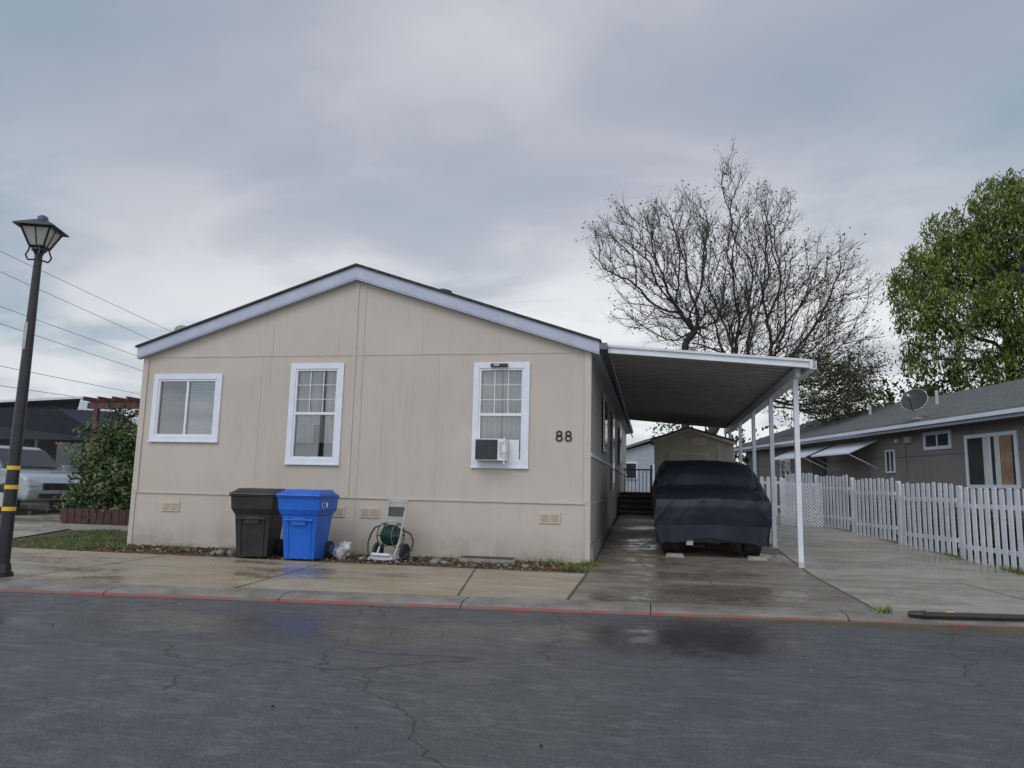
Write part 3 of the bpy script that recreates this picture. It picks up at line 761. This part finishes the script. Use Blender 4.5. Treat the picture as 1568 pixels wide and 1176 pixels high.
# bare tree
def bt(u,v,ru,rv):
    x=3.4+(u-1120)*.0268;z=9.56-(v-450)*.0275+(u-1120)*.0006
    a=ru*.0268;c_=rv*.0275;return (x,31.3+(random.uniform(-1,1)),z,a,(a+c_)*.6,c_)
bl=[bt(965,390,62,70),bt(1040,345,60,55),bt(1118,285,22,50),bt(1165,355,50,55),bt(1095,430,110,75),bt(1230,415,50,52),bt(1275,475,48,52),
    bt(1180,520,105,78),bt(1285,565,50,52),bt(985,465,48,38),bt(1225,600,78,50),bt(1280,410,24,34),bt(922,345,22,20),bt(1070,500,75,45),bt(1270,615,65,35),bt(1110,490,60,60)]
tree=empty('bare_tree')
pts=blobpts(bl,1750,.25)
tr1=[(1.55,31.2,.7),(1.5,31.2,2.5),(1.4,31.25,4.5),(1.45,31.3,6.0),(1.4,31.3,6.9),(1.5,31.3,7.5),(1.9,31.3,8.0)]
tr2=[(1.52,31.2,2.2),(2.4,31.3,3.4),(3.4,31.4,4.4),(4.3,31.4,5.1)]
A,P,nt=grow([tr1,tr2],pts,.42,.72)
ch=tree_mesh('trunk_and_branches',A,P,tree,.0125,2.2,M_bark,.12,.24,2,nt)
tp=twigs('twigs',A,ch,P,tree,4,.78,M_twig,.0088,.25,nt,(2.8,31.3,6.0))
pr_=.14+.5*((tp[:,2]<7.0)&(tp[:,0]>3.5))+.36*((tp[:,2]<6.4)&(tp[:,0]>5.0))
sel=tp[rng.random(len(tp))<pr_]
lowr=sel[(sel[:,2]<6.6)&(sel[:,0]>4.0)]
sel=np.vstack([np.repeat(sel,2,axis=0),np.repeat(lowr,2,axis=0)]);sel=sel+rng.normal(size=sel.shape)*.13
leaf_obj('sparse_leaves',sel,.11,[M_d1,M_g3],rng.integers(0,2,len(sel)),tree,.55)
# green tree
def gt(u,v,ru,rv):
    x=14.6+(u-1480)*.0295;z=11.3-(v-430)*.0303+(u-1480)*.0007;a=ru*.0295;c_=rv*.0303
    return (x,36.6+random.uniform(-1.2,1.2),z,a,(a+c_)*.6,c_)
gbl=[gt(1528,300,42,34),gt(1458,345,36,30),gt(1412,410,36,42),gt(1490,385,52,48),gt(1570,350,58,58),gt(1395,475,28,38),gt(1450,480,44,42),gt(1540,470,58,52),
     gt(1620,430,60,90),gt(1405,540,30,26),gt(1480,555,38,28),gt(1590,540,45,45),gt(1660,380,60,70),gt(1545,270,26,16),gt(1535,560,38,36),gt(1380,430,14,30)]
gtree=empty('green_tree')
pts=blobpts(gbl,700,.5)
trg=[(16.6,36.6,.8),(16.5,36.6,3),(16.3,36.6,5),(16.3,36.6,6.5),(16.2,36.6,7.8)]
trh=[(17.4,36.9,.8),(17.8,36.9,3.5),(18.2,36.9,6),(18.6,36.9,8)]
A,P,nt=grow([trg,trh],pts,.5,.7)
tree_mesh('trunk_and_branches',A,P,gtree,.02,2.2,M_bark,.12,.3,2,nt)
cl=blobpts(gbl,2000,.55)
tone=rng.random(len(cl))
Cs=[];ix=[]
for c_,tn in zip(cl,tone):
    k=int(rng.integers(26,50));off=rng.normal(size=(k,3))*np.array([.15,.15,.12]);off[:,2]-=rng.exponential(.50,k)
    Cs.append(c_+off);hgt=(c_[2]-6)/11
    s_=tn*.6+hgt*.5;ix.append(rng.choice([0,1,2],k,p=[.5,.4,.1] if s_>.54 else ([.55,.15,.30] if s_>.28 else [.3,.05,.65])))  # lighter leaves higher up: sunlit crown top put into the leaf colours
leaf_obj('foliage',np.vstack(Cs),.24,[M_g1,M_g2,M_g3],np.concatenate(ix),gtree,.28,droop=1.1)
def mass(name,blobs,n,per,size,mats,sp=.25):
    cl=blobpts(blobs,n,.6);C=np.repeat(cl,per,axis=0)+rng.normal(size=(len(cl)*per,3))*sp
    t_=np.repeat(rng.random(len(cl)),per);ix=(t_>.55).astype(int)
    return leaf_obj(name,C,size,mats,ix,None,.5)
mass('distant_trees',[(12.6,39,4.4,2.2,2,2.5),(15,39,4.8,2.6,2,2.8),(10.3,40,3.4,2.0,2,2.2),(8.3,42,2.8,2.2,2,2.2),(6.2,44,2.5,2.5,2,1.8),(17.5,39,4.5,3,2,2.5),(-2.9,38,2.2,.9,1,1.9),(1.5,62,5.0,2.5,1,2.2),(3.2,36,2.4,1.6,1,2.4),
  (-24,48,3,5,3,2.2),(-32,52,3,6,3,2.8),(-45,55,3,8,4,2.5),(-16,50,2.8,5,3,1.8),(22,40,3,5,3,2.5)],1500,20,.32,[M_g3,M_s1],.35)

# ---------------------------------------------------------------- neighbor house right
nh=empty('neighbor_house')
P0=Vector((8.1,17.7,0));dv=Vector((-.224,.9746,0));nv=Vector((.9746,.224,0))
MN=Matrix(((nv.x,dv.x,0,P0.x),(nv.y,dv.y,0,P0.y),(0,0,1,0),(0,0,0,1)))
s0,s1=-10,19
b=MB()
b.prism([(.55,0),(7.6,0),(7.6,3.25),(4.07,4.45),(.55,3.25)],s0+.3,s1-.3,M_taupe,MN);b.build('walls',nh)
b=MB()
b.prism([(-.03,3.22),(4.0,4.67),(4.0,4.72),(-.03,3.27)],s0,s1,M_nroof,MN);b.prism([(4.0,4.67),(8.1,3.22),(8.1,3.27),(4.0,4.72)],s0,s1,M_nroof,MN)
for k in range(22):
    o_=.0+k*.19;z=3.27+(o_+.03)*.3598
    b.box(o_,o_+.012,s0,s1,z-.004,z+.012,M_nroof,MN)
b.build('roof',nh)
b=MB();b.box(0,.035,s0,s1,3.04,3.21,M_fascia,MN);b.box(-.10,-.002,s0,s1,3.12,3.215,M_white,MN);b.box(.036,.55,s0,s1,3.06,3.075,M_taupet,MN)
for k in range(10): b.box(.536,.549,s0+1+k*2.9,s0+1.05+k*2.9,0,3.05,M_taupet,MN)
b.box(.535,.548,s0+1,s1-1,2.35,2.37,M_taupet,MN)
b.build('fascia',nh)
def nwin(a0,a1,z0,z1,cur=None,t_=.09):
    b=MB()
    b.box(.51,.548,a0,a0+t_,z0,z1,M_white,MN);b.box(.51,.548,a1-t_,a1,z0,z1,M_white,MN);b.box(.51,.548,a0+t_,a1-t_,z1-t_,z1,M_white,MN);b.box(.51,.548,a0+t_,a1-t_,z0,z0+t_,M_white,MN)
    b.box(.532,.545,a0+t_,a1-t_,z0+t_,z1-t_,M_cglass,MN);am=(a0+a1)/2;b.box(.52,.531,am-.025,am+.025,z0+t_,z1-t_,M_white,MN)
    if cur:
        b.box(.527,.5305,am+.03,am+.26,z0+t_,z1-t_,M_cur,MN)
        b.box(.527,.5305,a0+t_+.1,am-.35,z0+t_,z1-t_,cur,MN);b.box(.527,.5305,am-.33,am-.15,z0+t_,z1-t_,M_cur,MN)
    b.build('window',nh)
nwin(1.0,2.85,1.45,2.8,M_redcur);nwin(3.4,4.6,2.5,3.0);nwin(-3.5,-1.6,1.45,2.8);nwin(6.1,6.6,1.9,2.6,t_=.05);nwin(13.6,14.6,1.6,2.6)
b=MB()
b.box(.50,.548,10.6,11.6,.3,2.5,M_dark,MN);b.box(.50,.548,7.6,8.5,.3,2.4,M_taupet,MN)
b.box(.48,.548,5.2,5.5,2.75,2.95,M_greyp,MN);b.box(.48,.548,5.9,6.0,2.8,2.9,M_white,MN)
b.build('doors',nh)
b=MB()
for (a0,a1) in ((7.0,9.6),(10.2,13.2)):
    z=2.95
    b.add([(.53,a0,z),(.53,a1,z),(-.45,a1,z-.42),(-.45,a0,z-.42),(.53,a0,z-.03),(.53,a1,z-.03),(-.45,a1,z-.47),(-.45,a0,z-.47)],[(0,1,2,3),(4,7,6,5),(0,3,7,4),(1,5,6,2),(3,2,6,7)],M_white,MN)
    for k in range(2):
        aa=(a0+.05,a1-.05)[k];b.cyl((-.42,aa,z-.46),(.52,aa,z-.9),.012,.012,M_white,6,MN)
b.build('awnings',nh)
b=MB()
for s_,o_ in ((2.0,2.6),(6.5,2.2),(11,2.5)): b.cyl((o_,s_,4.0),(o_,s_,4.5),.05,.05,M_greyp,10,MN)
b.build('roof_pipes',nh)
sd=empty('satellite_dish');b=MB();bx,by,bz=7.25,21.7,3.34
b.cyl((bx,by,bz-.05),(bx-.05,by-.05,bz+.42),.022,.022,M_greyp,8);b.cyl((bx+.3,by+.1,bz+.1),(bx-.03,by-.04,bz+.33),.012,.012,M_greyp,6)
b.box(bx-.1,bx+.1,by-.1,by+.1,bz-.02,bz+.03,M_greyp)
dc=Vector((bx-.1,by-.15,bz+.50));ax=Vector((-.55,-.75,.45)).normalized();u_=ax.cross(Vector((0,0,1))).normalized();v_=u_.cross(ax)
vs=[dc-ax*.06];fs=[]
for k,rr in enumerate((.1,.2,.3,.36)):
    for i in range(24):
        t=2*math.pi*i/24;vs.append(dc+(u_*math.cos(t)*.92+v_*math.sin(t))*rr+ax*(rr*rr*.65-.06))
for i in range(24): fs.append((0,1+i,1+(i+1)%24))
for k in range(3):
    for i in range(24): fs.append((1+k*24+i,1+(k+1)*24+i,1+(k+1)*24+(i+1)%24,1+k*24+(i+1)%24))
b.add(vs,fs,mat('dish_grey',(.035,.035,.04),(.055,.055,.06),5,.7))
b.torus(dc+ax*(.36*.36*.65-.06),ax,.345,.008,M_greyp,24,5)
lo=dc-v_*.36;ln_=dc+ax*.42-v_*.12
b.cyl(lo,ln_,.014,.014,M_dark,6);b.cyl(ln_-ax*.05,ln_+ax*.04,.04,.04,M_greyp,10);b.cyl(dc-ax*.06,(bx-.05,by-.05,bz+.42),.03,.03,M_dark,8)
b.build('dish',sd)

# ---------------------------------------------------------------- picket fence
fc=empty('picket_fence');b=MB()
fa=Vector((6.25,10.5,0));fd=(Vector((4.73,19.1,0))-Vector((5.78,13.04,0))).normalized()
tot=13.2;sec=2.2
def Mf(org,d):
    n_=Vector((d.y,-d.x,0));return Matrix(((n_.x,d.x,0,org.x),(n_.y,d.y,0,org.y),(0,0,1,0),(0,0,0,1)))
def fence_run(org,d,length,hgt=1.34):
    s_=0
    while s_<length-.01:
        L_=min(sec,length-s_);mid=org+d*(s_+L_/2);z0=H(mid.y)-.02+random.uniform(-.012,.012);Mx=Mf(org,d)
        b.box(.03,.06,s_,s_+L_,z0+.25,z0+.33,M_fence,Mx);b.box(.03,.06,s_,s_+L_,z0+.98,z0+1.06,M_fence,Mx)
        b.box(.071,.15,s_-.04,s_+.04,z0-.3,z0+hgt-.05,M_fence,Mx)
        q=s_+.01
        while q<s_+L_-.08:
            hh=hgt+random.uniform(-.02,.02);t_=random.uniform(-.006,.006);wd=.112+random.uniform(-.004,.004)
            b.add([(t_,q,z0+.02),(t_,q+wd,z0+.02),(t_,q+wd,z0+hh-.03),(t_,q+wd-.025,z0+hh),(t_,q+.025,z0+hh),(t_,q,z0+hh-.03),
                   (t_+.014,q,z0+.02),(t_+.014,q+wd,z0+.02),(t_+.014,q+wd,z0+hh-.03),(t_+.014,q+wd-.025,z0+hh),(t_+.014,q+.025,z0+hh),(t_+.014,q,z0+hh-.03)],
                  [(0,5,4,3,2,1),(6,7,8,9,10,11)]+[(i,(i+1)%6,6+(i+1)%6,6+i) for i in range(6)],M_fence,Mx)
            q+=.195
        s_+=sec
fence_run(fa,fd,tot)
end=fa+fd*tot
fence_run(end,Vector((-.93,.37,0)).normalized(),1.6,1.2)
b.build('pickets_and_rails',fc)
mass('gap_shade_leaves',[(6.9-i*.19*1.0+.2,10.8+i*1.1,H(10.8+i*1.1)+.35,.28,.65,.5) for i in range(12)],700,18,.10,[M_s2,M_g3],.13)  # dark leaves added behind the pickets to stand in for shadow in the gaps
b=MB();ML=Matrix.Translation((3.35,20.3,H(20.3)))@Matrix.Rotation(math.radians(-8),4,'Z')@Matrix.Rotation(math.radians(-10),4,'X')
w2,h2=1.05,1.15
k=-h2
while k<w2:
    p=max(k,0);q=min(k+h2,w2)
    b.cyl((p,0,p-k),(q,0,q-k),.011,.011,M_fence,4,ML)
    b.cyl((w2-p,.016,p-k),(w2-q,.016,q-k),.011,.011,M_fence,4,ML)
    k+=.085
b.build('lattice_panel')
b=MB();pts=[(x,K(x)+.1+.03*math.sin(x*2),.03) for x in np.arange(2.75,9,.35)]
b.path(pts,.035,M_dark,8);b.cyl((2.62,K(2.62)+.13,.03),(2.78,K(2.78)+.1,.03),.03,.045,M_dark,8);b.cyl((2.98,K(2.98)+.11,.032),(3.06,K(3.06)+.11,.032),.039,.039,M_yel,8)
b.build('black_hose')

# ---------------------------------------------------------------- street lamp
sl=empty('street_lamp');lx,ly=-7.9,7.88;b=MB()
b.cyl((lx,ly,0),(lx,ly,.05),.13,.13,M_black,16);b.cyl((lx,ly,.05),(lx,ly,.16),.105,.09,M_black,16);b.cyl((lx,ly,.16),(lx,ly,2.4),.078,.064,M_black,16);b.cyl((lx,ly,2.4),(lx,ly,4.12),.064,.046,M_black,16)
for z in (.80,1.07,1.31): b.cyl((lx,ly,z),(lx,ly,z+.05),.082-.006*z,.082-.006*z,M_yel,16,caps=True)
b.box(lx-.025,lx+.025,ly-.070,ly-.064,2.85,3.2,M_greyp)
b.build('pole',sl)
b=MB();S=.76
def zl(z): return 4.66+(z-4.66)*S
b.cyl((lx,ly,zl(3.95)),(lx,ly,zl(4.02)),.05,.075,M_black,14);b.cyl((lx,ly,zl(4.02)),(lx,ly,zl(4.06)),.09,.09,M_black,14)
for k in range(4):
    t=math.pi/4+k*math.pi/2
    pp=[(lx+math.cos(t)*r_*S,ly+math.sin(t)*r_*S,zl(z)) for r_,z in ((.05,3.86),(.15,3.84),(.19,3.92),(.15,4.02),(.14,4.10))];b.path(pp,.011,M_black,6)
def sq(r_,z,rot=.35):
    return [(lx+S*r_*math.cos(rot+math.pi/4+k*math.pi/2),ly+S*r_*math.sin(rot+math.pi/4+k*math.pi/2),zl(z)) for k in range(4)]
lo,hi=sq(.16,4.08),sq(.33,4.40)
b.add(sq(.155,4.085)+sq(.32,4.395),[(0,1,5,4),(1,2,6,5),(2,3,7,6),(3,0,4,7)],M_lamp)
for k in range(4):
    b.cyl(lo[k],hi[k],.014,.014,M_black,6);b.cyl(hi[k],hi[(k+1)%4],.016,.016,M_black,6);b.cyl(lo[k],lo[(k+1)%4],.014,.014,M_black,6)
    m1=[(lo[k][i]+lo[(k+1)%4][i])/2 for i in range(3)];m2=[(hi[k][i]+hi[(k+1)%4][i])/2 for i in range(3)];b.cyl(m1,m2,.007,.007,M_black,5)
b.add(sq(.46,4.40)+sq(.44,4.425)+sq(.13,4.56),[(3,2,1,0),(0,1,5,4),(1,2,6,5),(2,3,7,6),(3,0,4,7),(4,5,9,8),(5,6,10,9),(6,7,11,10),(7,4,8,11),(8,9,10,11)],M_black)
b.cyl((lx,ly,zl(4.56)),(lx,ly,zl(4.63)),.07,.06,mat('photocell_blue',(.05,.08,.14),(.07,.10,.17),5,.4),14);b.cyl((lx,ly,zl(4.63)),(lx,ly,zl(4.66)),.06,.025,M_black,14)
b.build('lantern',sl)

# ---------------------------------------------------------------- left neighbours
nc=empty('neighbor_carport')
b=MB()
b.prism([(-34,3.35),(-19.6,3.95),(-15.3,2.75),(-15.3,2.82),(-19.6,4.03),(-34,3.43)],22,31,M_cpwhite)
for k in range(9):
    f0=k/9
    za=lerp(3.92,3.42,f0);zb=lerp(2.72,2.22,f0)
    b.add([(-19.6,21.97-k*.012,za),(-15.3,21.97-k*.012,zb),(-15.3,21.93-k*.012,zb-.042),(-19.6,21.93-k*.012,za-.042)],[(0,1,2,3)],M_cpwhite)
b.build('roof',nc)
b=MB()
for x in (-26,-21.5,-15.5): b.box(x,x+.09,22.2,22.29,.3,3.4 if x<-16 else 2.7,M_white)
b.build('posts',nc)
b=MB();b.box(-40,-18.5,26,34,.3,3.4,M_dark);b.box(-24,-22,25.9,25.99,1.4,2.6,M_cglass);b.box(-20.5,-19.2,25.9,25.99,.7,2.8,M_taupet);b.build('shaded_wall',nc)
b=MB()
for x,z in ((-24.5,4.2),(-20.5,4.5)): b.cyl((x,27,3.6),(x,27,z),.12,.12,M_white,12);b.cyl((x,27,z),(x,27,z+.12),.2,.15,M_white,12)
b.build('flues',nc)
b=MB()
M_awn=mat('navy_awning',(.012,.014,.025),(.02,.022,.035),4,.7)
b.add([(-26,19.3,3.35),(-18.0,19.3,3.30),(-16.3,19.5,2.35),(-26,19.1,2.35),(-26,23,3.6),(-18.0,23,3.55),(-16.3,23,2.5)],[(0,1,2,3),(0,4,5,1),(1,5,6,2)],M_awn)
for x in (-25.5,-16.4): b.cyl((x,19.5,.2),(x,19.5,2.4),.03,.03,M_black,8)
b.build('dark_awning')
b=MB()
for y in (16.6,18.4): b.box(-14.6,-11.6,y,y+.1,3.02,3.18,M_wood)
for k in range(7): b.box(-14.4+k*.42,-14.34+k*.42,16.2,18.9,3.183,3.29,M_wood)
for x in (-14.4,-11.9):
    for y in (16.6,18.4): b.box(x,x+.12,y+.0,y+.1,.2,3.018,M_wood)
b.build('pergola')
b=MB()
for k in range(14): b.box(-13.2+k*.19,-13.03+k*.19,14.55,14.58,.08,.52+random.uniform(-.01,.01),M_woodd)
b.box(-13.2,-10.6,14.585,14.63,.4,.48,M_woodd);b.box(-13.2,-10.6,14.585,14.63,.15,.22,M_woodd)
b.box(-13.3,-10.6,14.15,14.25,.05,.2,M_concb)
b.build('low_wood_fence')
shb=empty('leafy_shrub')
sb=[(-12.95,15.3,1.1,.45,.5,.75),(-12.5,15.2,1.5,.5,.6,.7),(-11.9,15.1,1.1,.6,.55,.8),(-12.9,15.3,2.25,.32,.4,.36),(-12.35,15.2,2.35,.28,.4,.42),(-11.9,15.3,2.0,.4,.5,.45),(-11.3,15.2,1.5,.45,.5,.7),(-12.6,15,.55,.9,.4,.45),
    (-13.25,15.2,1.75,.25,.3,.3),(-11.5,15.2,2.25,.25,.3,.3),(-12.6,15.3,2.75,.12,.2,.18),(-13.35,15.2,.7,.25,.3,.3)]
pts=blobpts(sb,220,.5);A,P,nt=grow([[(-12.4,15.3,.15),(-12.4,15.3,.4),(-12.4,15.3,.6)]],pts,.3);tree_mesh('stems',A,P,shb,.006,2.2,M_bark,.15,.05,1,nt)
cl=blobpts(sb,430,.6);cl=cl+rng.normal(size=cl.shape)*.10;C=np.repeat(cl,22,axis=0)+rng.normal(size=(len(cl)*22,3))*.10
tn=np.repeat(rng.random(len(cl)),22)+rng.normal(size=len(C))*.12
leaf_obj('foliage',C,.115,[M_s1,M_s2,M_s3],np.where(tn>.62,2,np.where(tn>.30,0,1)),shb,.45)
k=rng.integers(0,len(C),110);leaf_obj('blossoms',C[k]+np.array([0,-.12,0]),.06,[M_flow],np.zeros(110,int),shb,.8)

# SUV
car=empty('parked_car');MC=Matrix.Translation((-17.75,17.5,H(17.5)))@Matrix.Rotation(math.radians(-14),4,'Z')
b=MB()
def loft(prof,ws,m_):
    n=len(prof);vs=[];fs=[]
    for sgn in (-1,1):
        for (x,z),w_ in zip(prof,ws): vs.append((x,sgn*w_,z))
    for i in range(n): fs.append((i,(i+1)%n,n+(i+1)%n,n+i))
    fs+=[tuple(range(n))[::-1],tuple(range(n,2*n))]
    b.add(vs,fs,m_,MC)
loft([(-2.25,.38),(2.12,.34),(2.28,.46),(2.31,.62),(2.27,.80),(2.15,.95),(1.9,1.05),(1.55,1.12),(1.1,1.17),(-2.2,1.17),(-2.3,.9)],[.86,.76,.78,.80,.80,.80,.83,.86,.88,.88,.86],M_carp)
loft([(-2.15,1.171),(1.10,1.171),(.75,1.45),(.45,1.68),(.25,1.78),(-.4,1.83),(-1.6,1.80),(-2.0,1.70)],[.86,.86,.79,.74,.71,.69,.69,.72],M_carp)
b.build('body',car,smooth=False,bevel=.06)
b=MB()
b.add([(1.09,-.78,1.20),(1.09,.78,1.20),(.47,.66,1.68),(.47,-.66,1.68)],[(0,1,2,3)],M_cglass,MC@Matrix.Translation((.035,0,.03)))
for sy_ in (-1,1):
    for (x0,x1,x2,x3) in ((.95,.05,.05,.42),(-.02,-1.0,-1.0,-.02),(-1.08,-1.95,-1.85,-1.08)):
        b.add([(x0,sy_*.875,1.21),(x1,sy_*.875,1.21),(x2,sy_*.75,1.70),(x3,sy_*.75,1.70)],[(0,1,2,3)],M_cglass,MC)
b.box(2.30,2.33,-.42,.42,.62,.80,M_dark,MC);b.box(2.29,2.33,-.5,.5,.40,.52,M_dark,MC)
for sy_ in (-1,1):
    b.frus((2.05,2.31,sy_*.66-.13,sy_*.66+.13,.72),(2.02,2.24,sy_*.66-.14,sy_*.66+.14,.88),M_chrome,MC);b.box(.95,1.1,sy_*.98-.08,sy_*.98+.08,1.16,1.30,M_carp,MC)
    b.box(-2.0,2.0,sy_*.885-.005,sy_*.885+.005,.36,.46,M_dark,MC)
b.build('windows_and_lights',car,bevel=.01)
b=MB()
for x in (-1.4,1.4):
    for sy_ in (-1,1):
        b.cyl((x,sy_*.64,.35),(x,sy_*.885,.35),.42,.42,M_dark,28,MC);b.cyl((x,sy_*.66,.35),(x,sy_*.90,.35),.35,.35,M_rub,28,MC);b.torus((x,sy_*.86,.35),(0,1,0),.30,.05,M_rub,28,8,MC);b.cyl((x,sy_*.7,.35),(x,sy_*.915,.35),.21,.19,M_metal,20,MC)
b.build('wheels',car)

# power lines
pw=MB()
tops=[.302,.2696,.229,.2055,.161,.1387];rs=[.1967,.1688,.1485,.132,.1184,.1094]
M_wire=mat('wire_grey',(.06,.065,.07),(.08,.085,.09),4,.6)
for a_,c_ in zip(tops,rs):
    p0=Vector((-72.7,67.4,1.25+a_*80));p1=Vector((-74.8,97.6,1.25+c_*110))
    d=(p1-p0);A0=p0-d*2.0;A1=p1+d*2.5;A1.z=p1.z+d.z*.8
    prev=None
    for k in range(41):
        t=k/40;q=A0.lerp(A1,t);q.z-=4*.6*t*(1-t)
        if prev is not None: pw.cyl(prev,q,.03,.03,M_wire,4,caps=False)
        prev=q
pw.build('power_lines')

# ---------------------------------------------------------------- litter, grass, weeds
n=5600
C=np.stack([rng.uniform(-9.6,-1.0,n),12.15-np.abs(rng.normal(0,.55,n)),rng.uniform(.0,.025,n)],1);C=C[C[:,1]>10.86]
leaf_obj('leaf_litter',C,.05,[M_l1,M_l2,M_l3],rng.choice([0,1,2],len(C),p=[.22,.23,.55]),None,.6,flat=True)
n=60
C=np.stack([rng.uniform(-7,6,n),rng.uniform(1.5,8.4,n),np.full(n,-.052)],1);C=C[C[:,1]<K(C[:,0])-.1]
leaf_obj('road_debris',C,.026,[M_l2,M_l3],rng.choice([0,1],len(C)),None,.6,flat=True)
def blades(name,C,h,mats,lean=.35):
    n=len(C);me_v=np.empty((n,3,3));a=rng.uniform(0,2*math.pi,n);d=np.stack([np.cos(a),np.sin(a),np.zeros(n)],1);w_=.006
    hh=h*rng.uniform(.5,1.3,n);ln=rng.normal(size=(n,3))*lean;ln[:,2]=1
    me_v[:,0]=C-d*w_;me_v[:,1]=C+d*w_;me_v[:,2]=C+ln*hh[:,None]
    me=bpy.data.meshes.new(name);me.from_pydata(me_v.reshape(-1,3).tolist(),[],np.arange(n*3).reshape(-1,3).tolist())
    for m_ in mats: me.materials.append(m_)
    me.polygons.foreach_set('material_index',rng.integers(0,len(mats),n).astype(np.int32))
    o=bpy.data.objects.new(name,me);scene.collection.objects.link(o);return o
n=15000
C=np.stack([rng.uniform(-11.95,-9.6,n),rng.uniform(11.0,14.5,n),np.zeros(n)],1);C[:,2]=np.maximum(0,(C[:,1]-12)*.045)
C=C[~((C[:,0]>-9.7)&(C[:,1]>12.1))]
C=C[(C[:,0]>-11.8+.3*np.sin(C[:,1]*5))]
den=np.array([mn.noise(Vector((x*1.6,y*1.6,0))) for x,y,_ in C]);C=C[rng.random(len(C))<(.65+den*1.2)]
blades('grass',C,.06,[M_g1,M_s1,M_g3,M_dg])
cs=[];
for (x,y,k,s_) in ((-1.15,11.35,260,.12),(-.98,12.0,160,.08),(-1.6,12.05,120,.15),(-9.3,11.6,200,.15),(-7.2,11.7,120,.12),(-5.0,11.75,120,.15),(-3.2,11.9,80,.2),(2.42,8.55,60,.05),(5.78,13.2,260,.06),(5.95,12.3,260,.06),(5.5,14.9,120,.06),(-8.4,11.9,100,.3),(-2.0,11.9,70,.2)):
    c_=np.stack([rng.normal(x,s_,k),rng.normal(y,s_*(.5 if y<12.2 else 4),k),np.zeros(k)],1)
    if x>5: c_[:,0]+=-(c_[:,1]-y)*.17
    c_[:,2]=np.maximum(0,(c_[:,1]-12)*.045);cs.append(c_)
blades('weeds',np.vstack(cs),.10,[M_g1,M_g2,M_s1],.5)

# ---------------------------------------------------------------- world, sun, camera
wd=bpy.data.worlds.new('World');scene.world=wd;wd.use_nodes=True;N=wd.node_tree.nodes;L=wd.node_tree.links
for n_ in list(N): N.remove(n_)
out=N.new('ShaderNodeOutputWorld');sky=N.new('ShaderNodeTexSky');sky.sky_type='NISHITA';sky.sun_disc=False
sky.sun_elevation=math.radians(48);sky.sun_rotation=math.radians(194)
bg1=N.new('ShaderNodeBackground');bg1.inputs[1].default_value=.08;L.new(sky.outputs[0],bg1.inputs[0])
tc=N.new('ShaderNodeTexCoord');D=tc.outputs['Generated'];sep=N.new('ShaderNodeSeparateXYZ');L.new(D,sep.inputs[0])
z=math_(N,L,'MAXIMUM',sep.outputs[2],0.0);zz=math_(N,L,'ADD',z,.20)
cb=N.new('ShaderNodeCombineXYZ');L.new(math_(N,L,'DIVIDE',sep.outputs[0],zz),cb.inputs[0]);L.new(math_(N,L,'DIVIDE',sep.outputs[1],zz),cb.inputs[1])
mv=mapping(N,L,cb.outputs[0],(.8,1.15,1),(0,0,.35),(5.3,1.7,0))
n1=noise(N,L,mv,.75,3,.45,.35);n2=noise(N,L,mv,2.0,6,.50,.35)
cc_=math_(N,L,'ADD',math_(N,L,'MULTIPLY',n1,.62),math_(N,L,'MULTIPLY',n2,.38))
cc_=math_(N,L,'ADD',cc_,mrange(N,L,sep.outputs[0],-.75,-.1,-.05,.012))
rp=N.new('ShaderNodeValToRGB');E=rp.color_ramp.elements
E[0].position=.36;E[0].color=(.28,.385,.48,1);E[1].position=.66;E[1].color=(.62,.655,.70,1)
x_=E.new(.45);x_.color=(.37,.425,.515,1);x_=E.new(.54);x_.color=(.445,.47,.55,1)
L.new(cc_,rp.inputs[0])
hor=mrange(N,L,sep.outputs[2],.06,.50,1,0)
dp=N.new('ShaderNodeVectorMath');dp.operation='DOT_PRODUCT';L.new(D,dp.inputs[0]);dp.inputs[1].default_value=(.28,.95,.1)
az=mrange(N,L,dp.outputs['Value'],.3,1.0,.55,1.4)
brk=mrange(N,L,n2,.36,.60,.40,1.15)
f_=math_(N,L,'MULTIPLY',math_(N,L,'MULTIPLY',hor,az),brk,clamp=True)
col=mixc(N,L,f_,rp.outputs[0],(.88,.895,.91))
back=mrange(N,L,sep.outputs[1],-.6,.1,1.85,1.0)
bg2=N.new('ShaderNodeBackground');L.new(col,bg2.inputs[0]);L.new(back,bg2.inputs[1])
mx=N.new('ShaderNodeMixShader');mx.inputs[0].default_value=.92;L.new(bg1.outputs[0],mx.inputs[1]);L.new(bg2.outputs[0],mx.inputs[2]);L.new(mx.outputs[0],out.inputs[0])
ld=bpy.data.lights.new('sun','SUN');ld.energy=.8;ld.angle=math.radians(30);ld.color=(1,.97,.93)
so=bpy.data.objects.new('sun',ld);scene.collection.objects.link(so);so.location=(-5,-10,20)
so.rotation_euler=Vector((.17,.65,-.74)).to_track_quat('-Z','Y').to_euler()
cd=bpy.data.cameras.new('camera');co=bpy.data.objects.new('camera',cd);scene.collection.objects.link(co)
cd.sensor_width=36;cd.lens=25.48;cd.clip_end=4000;cd.clip_start=.05
co.matrix_world=Matrix.Translation((0,0,1.25))@Matrix.Rotation(math.radians(10.9),4,'Z')@Matrix.Rotation(math.radians(98),4,'X')@Matrix.Rotation(math.radians(1.3),4,'Z')
scene.camera=co
print('DONE',len(bpy.data.objects))
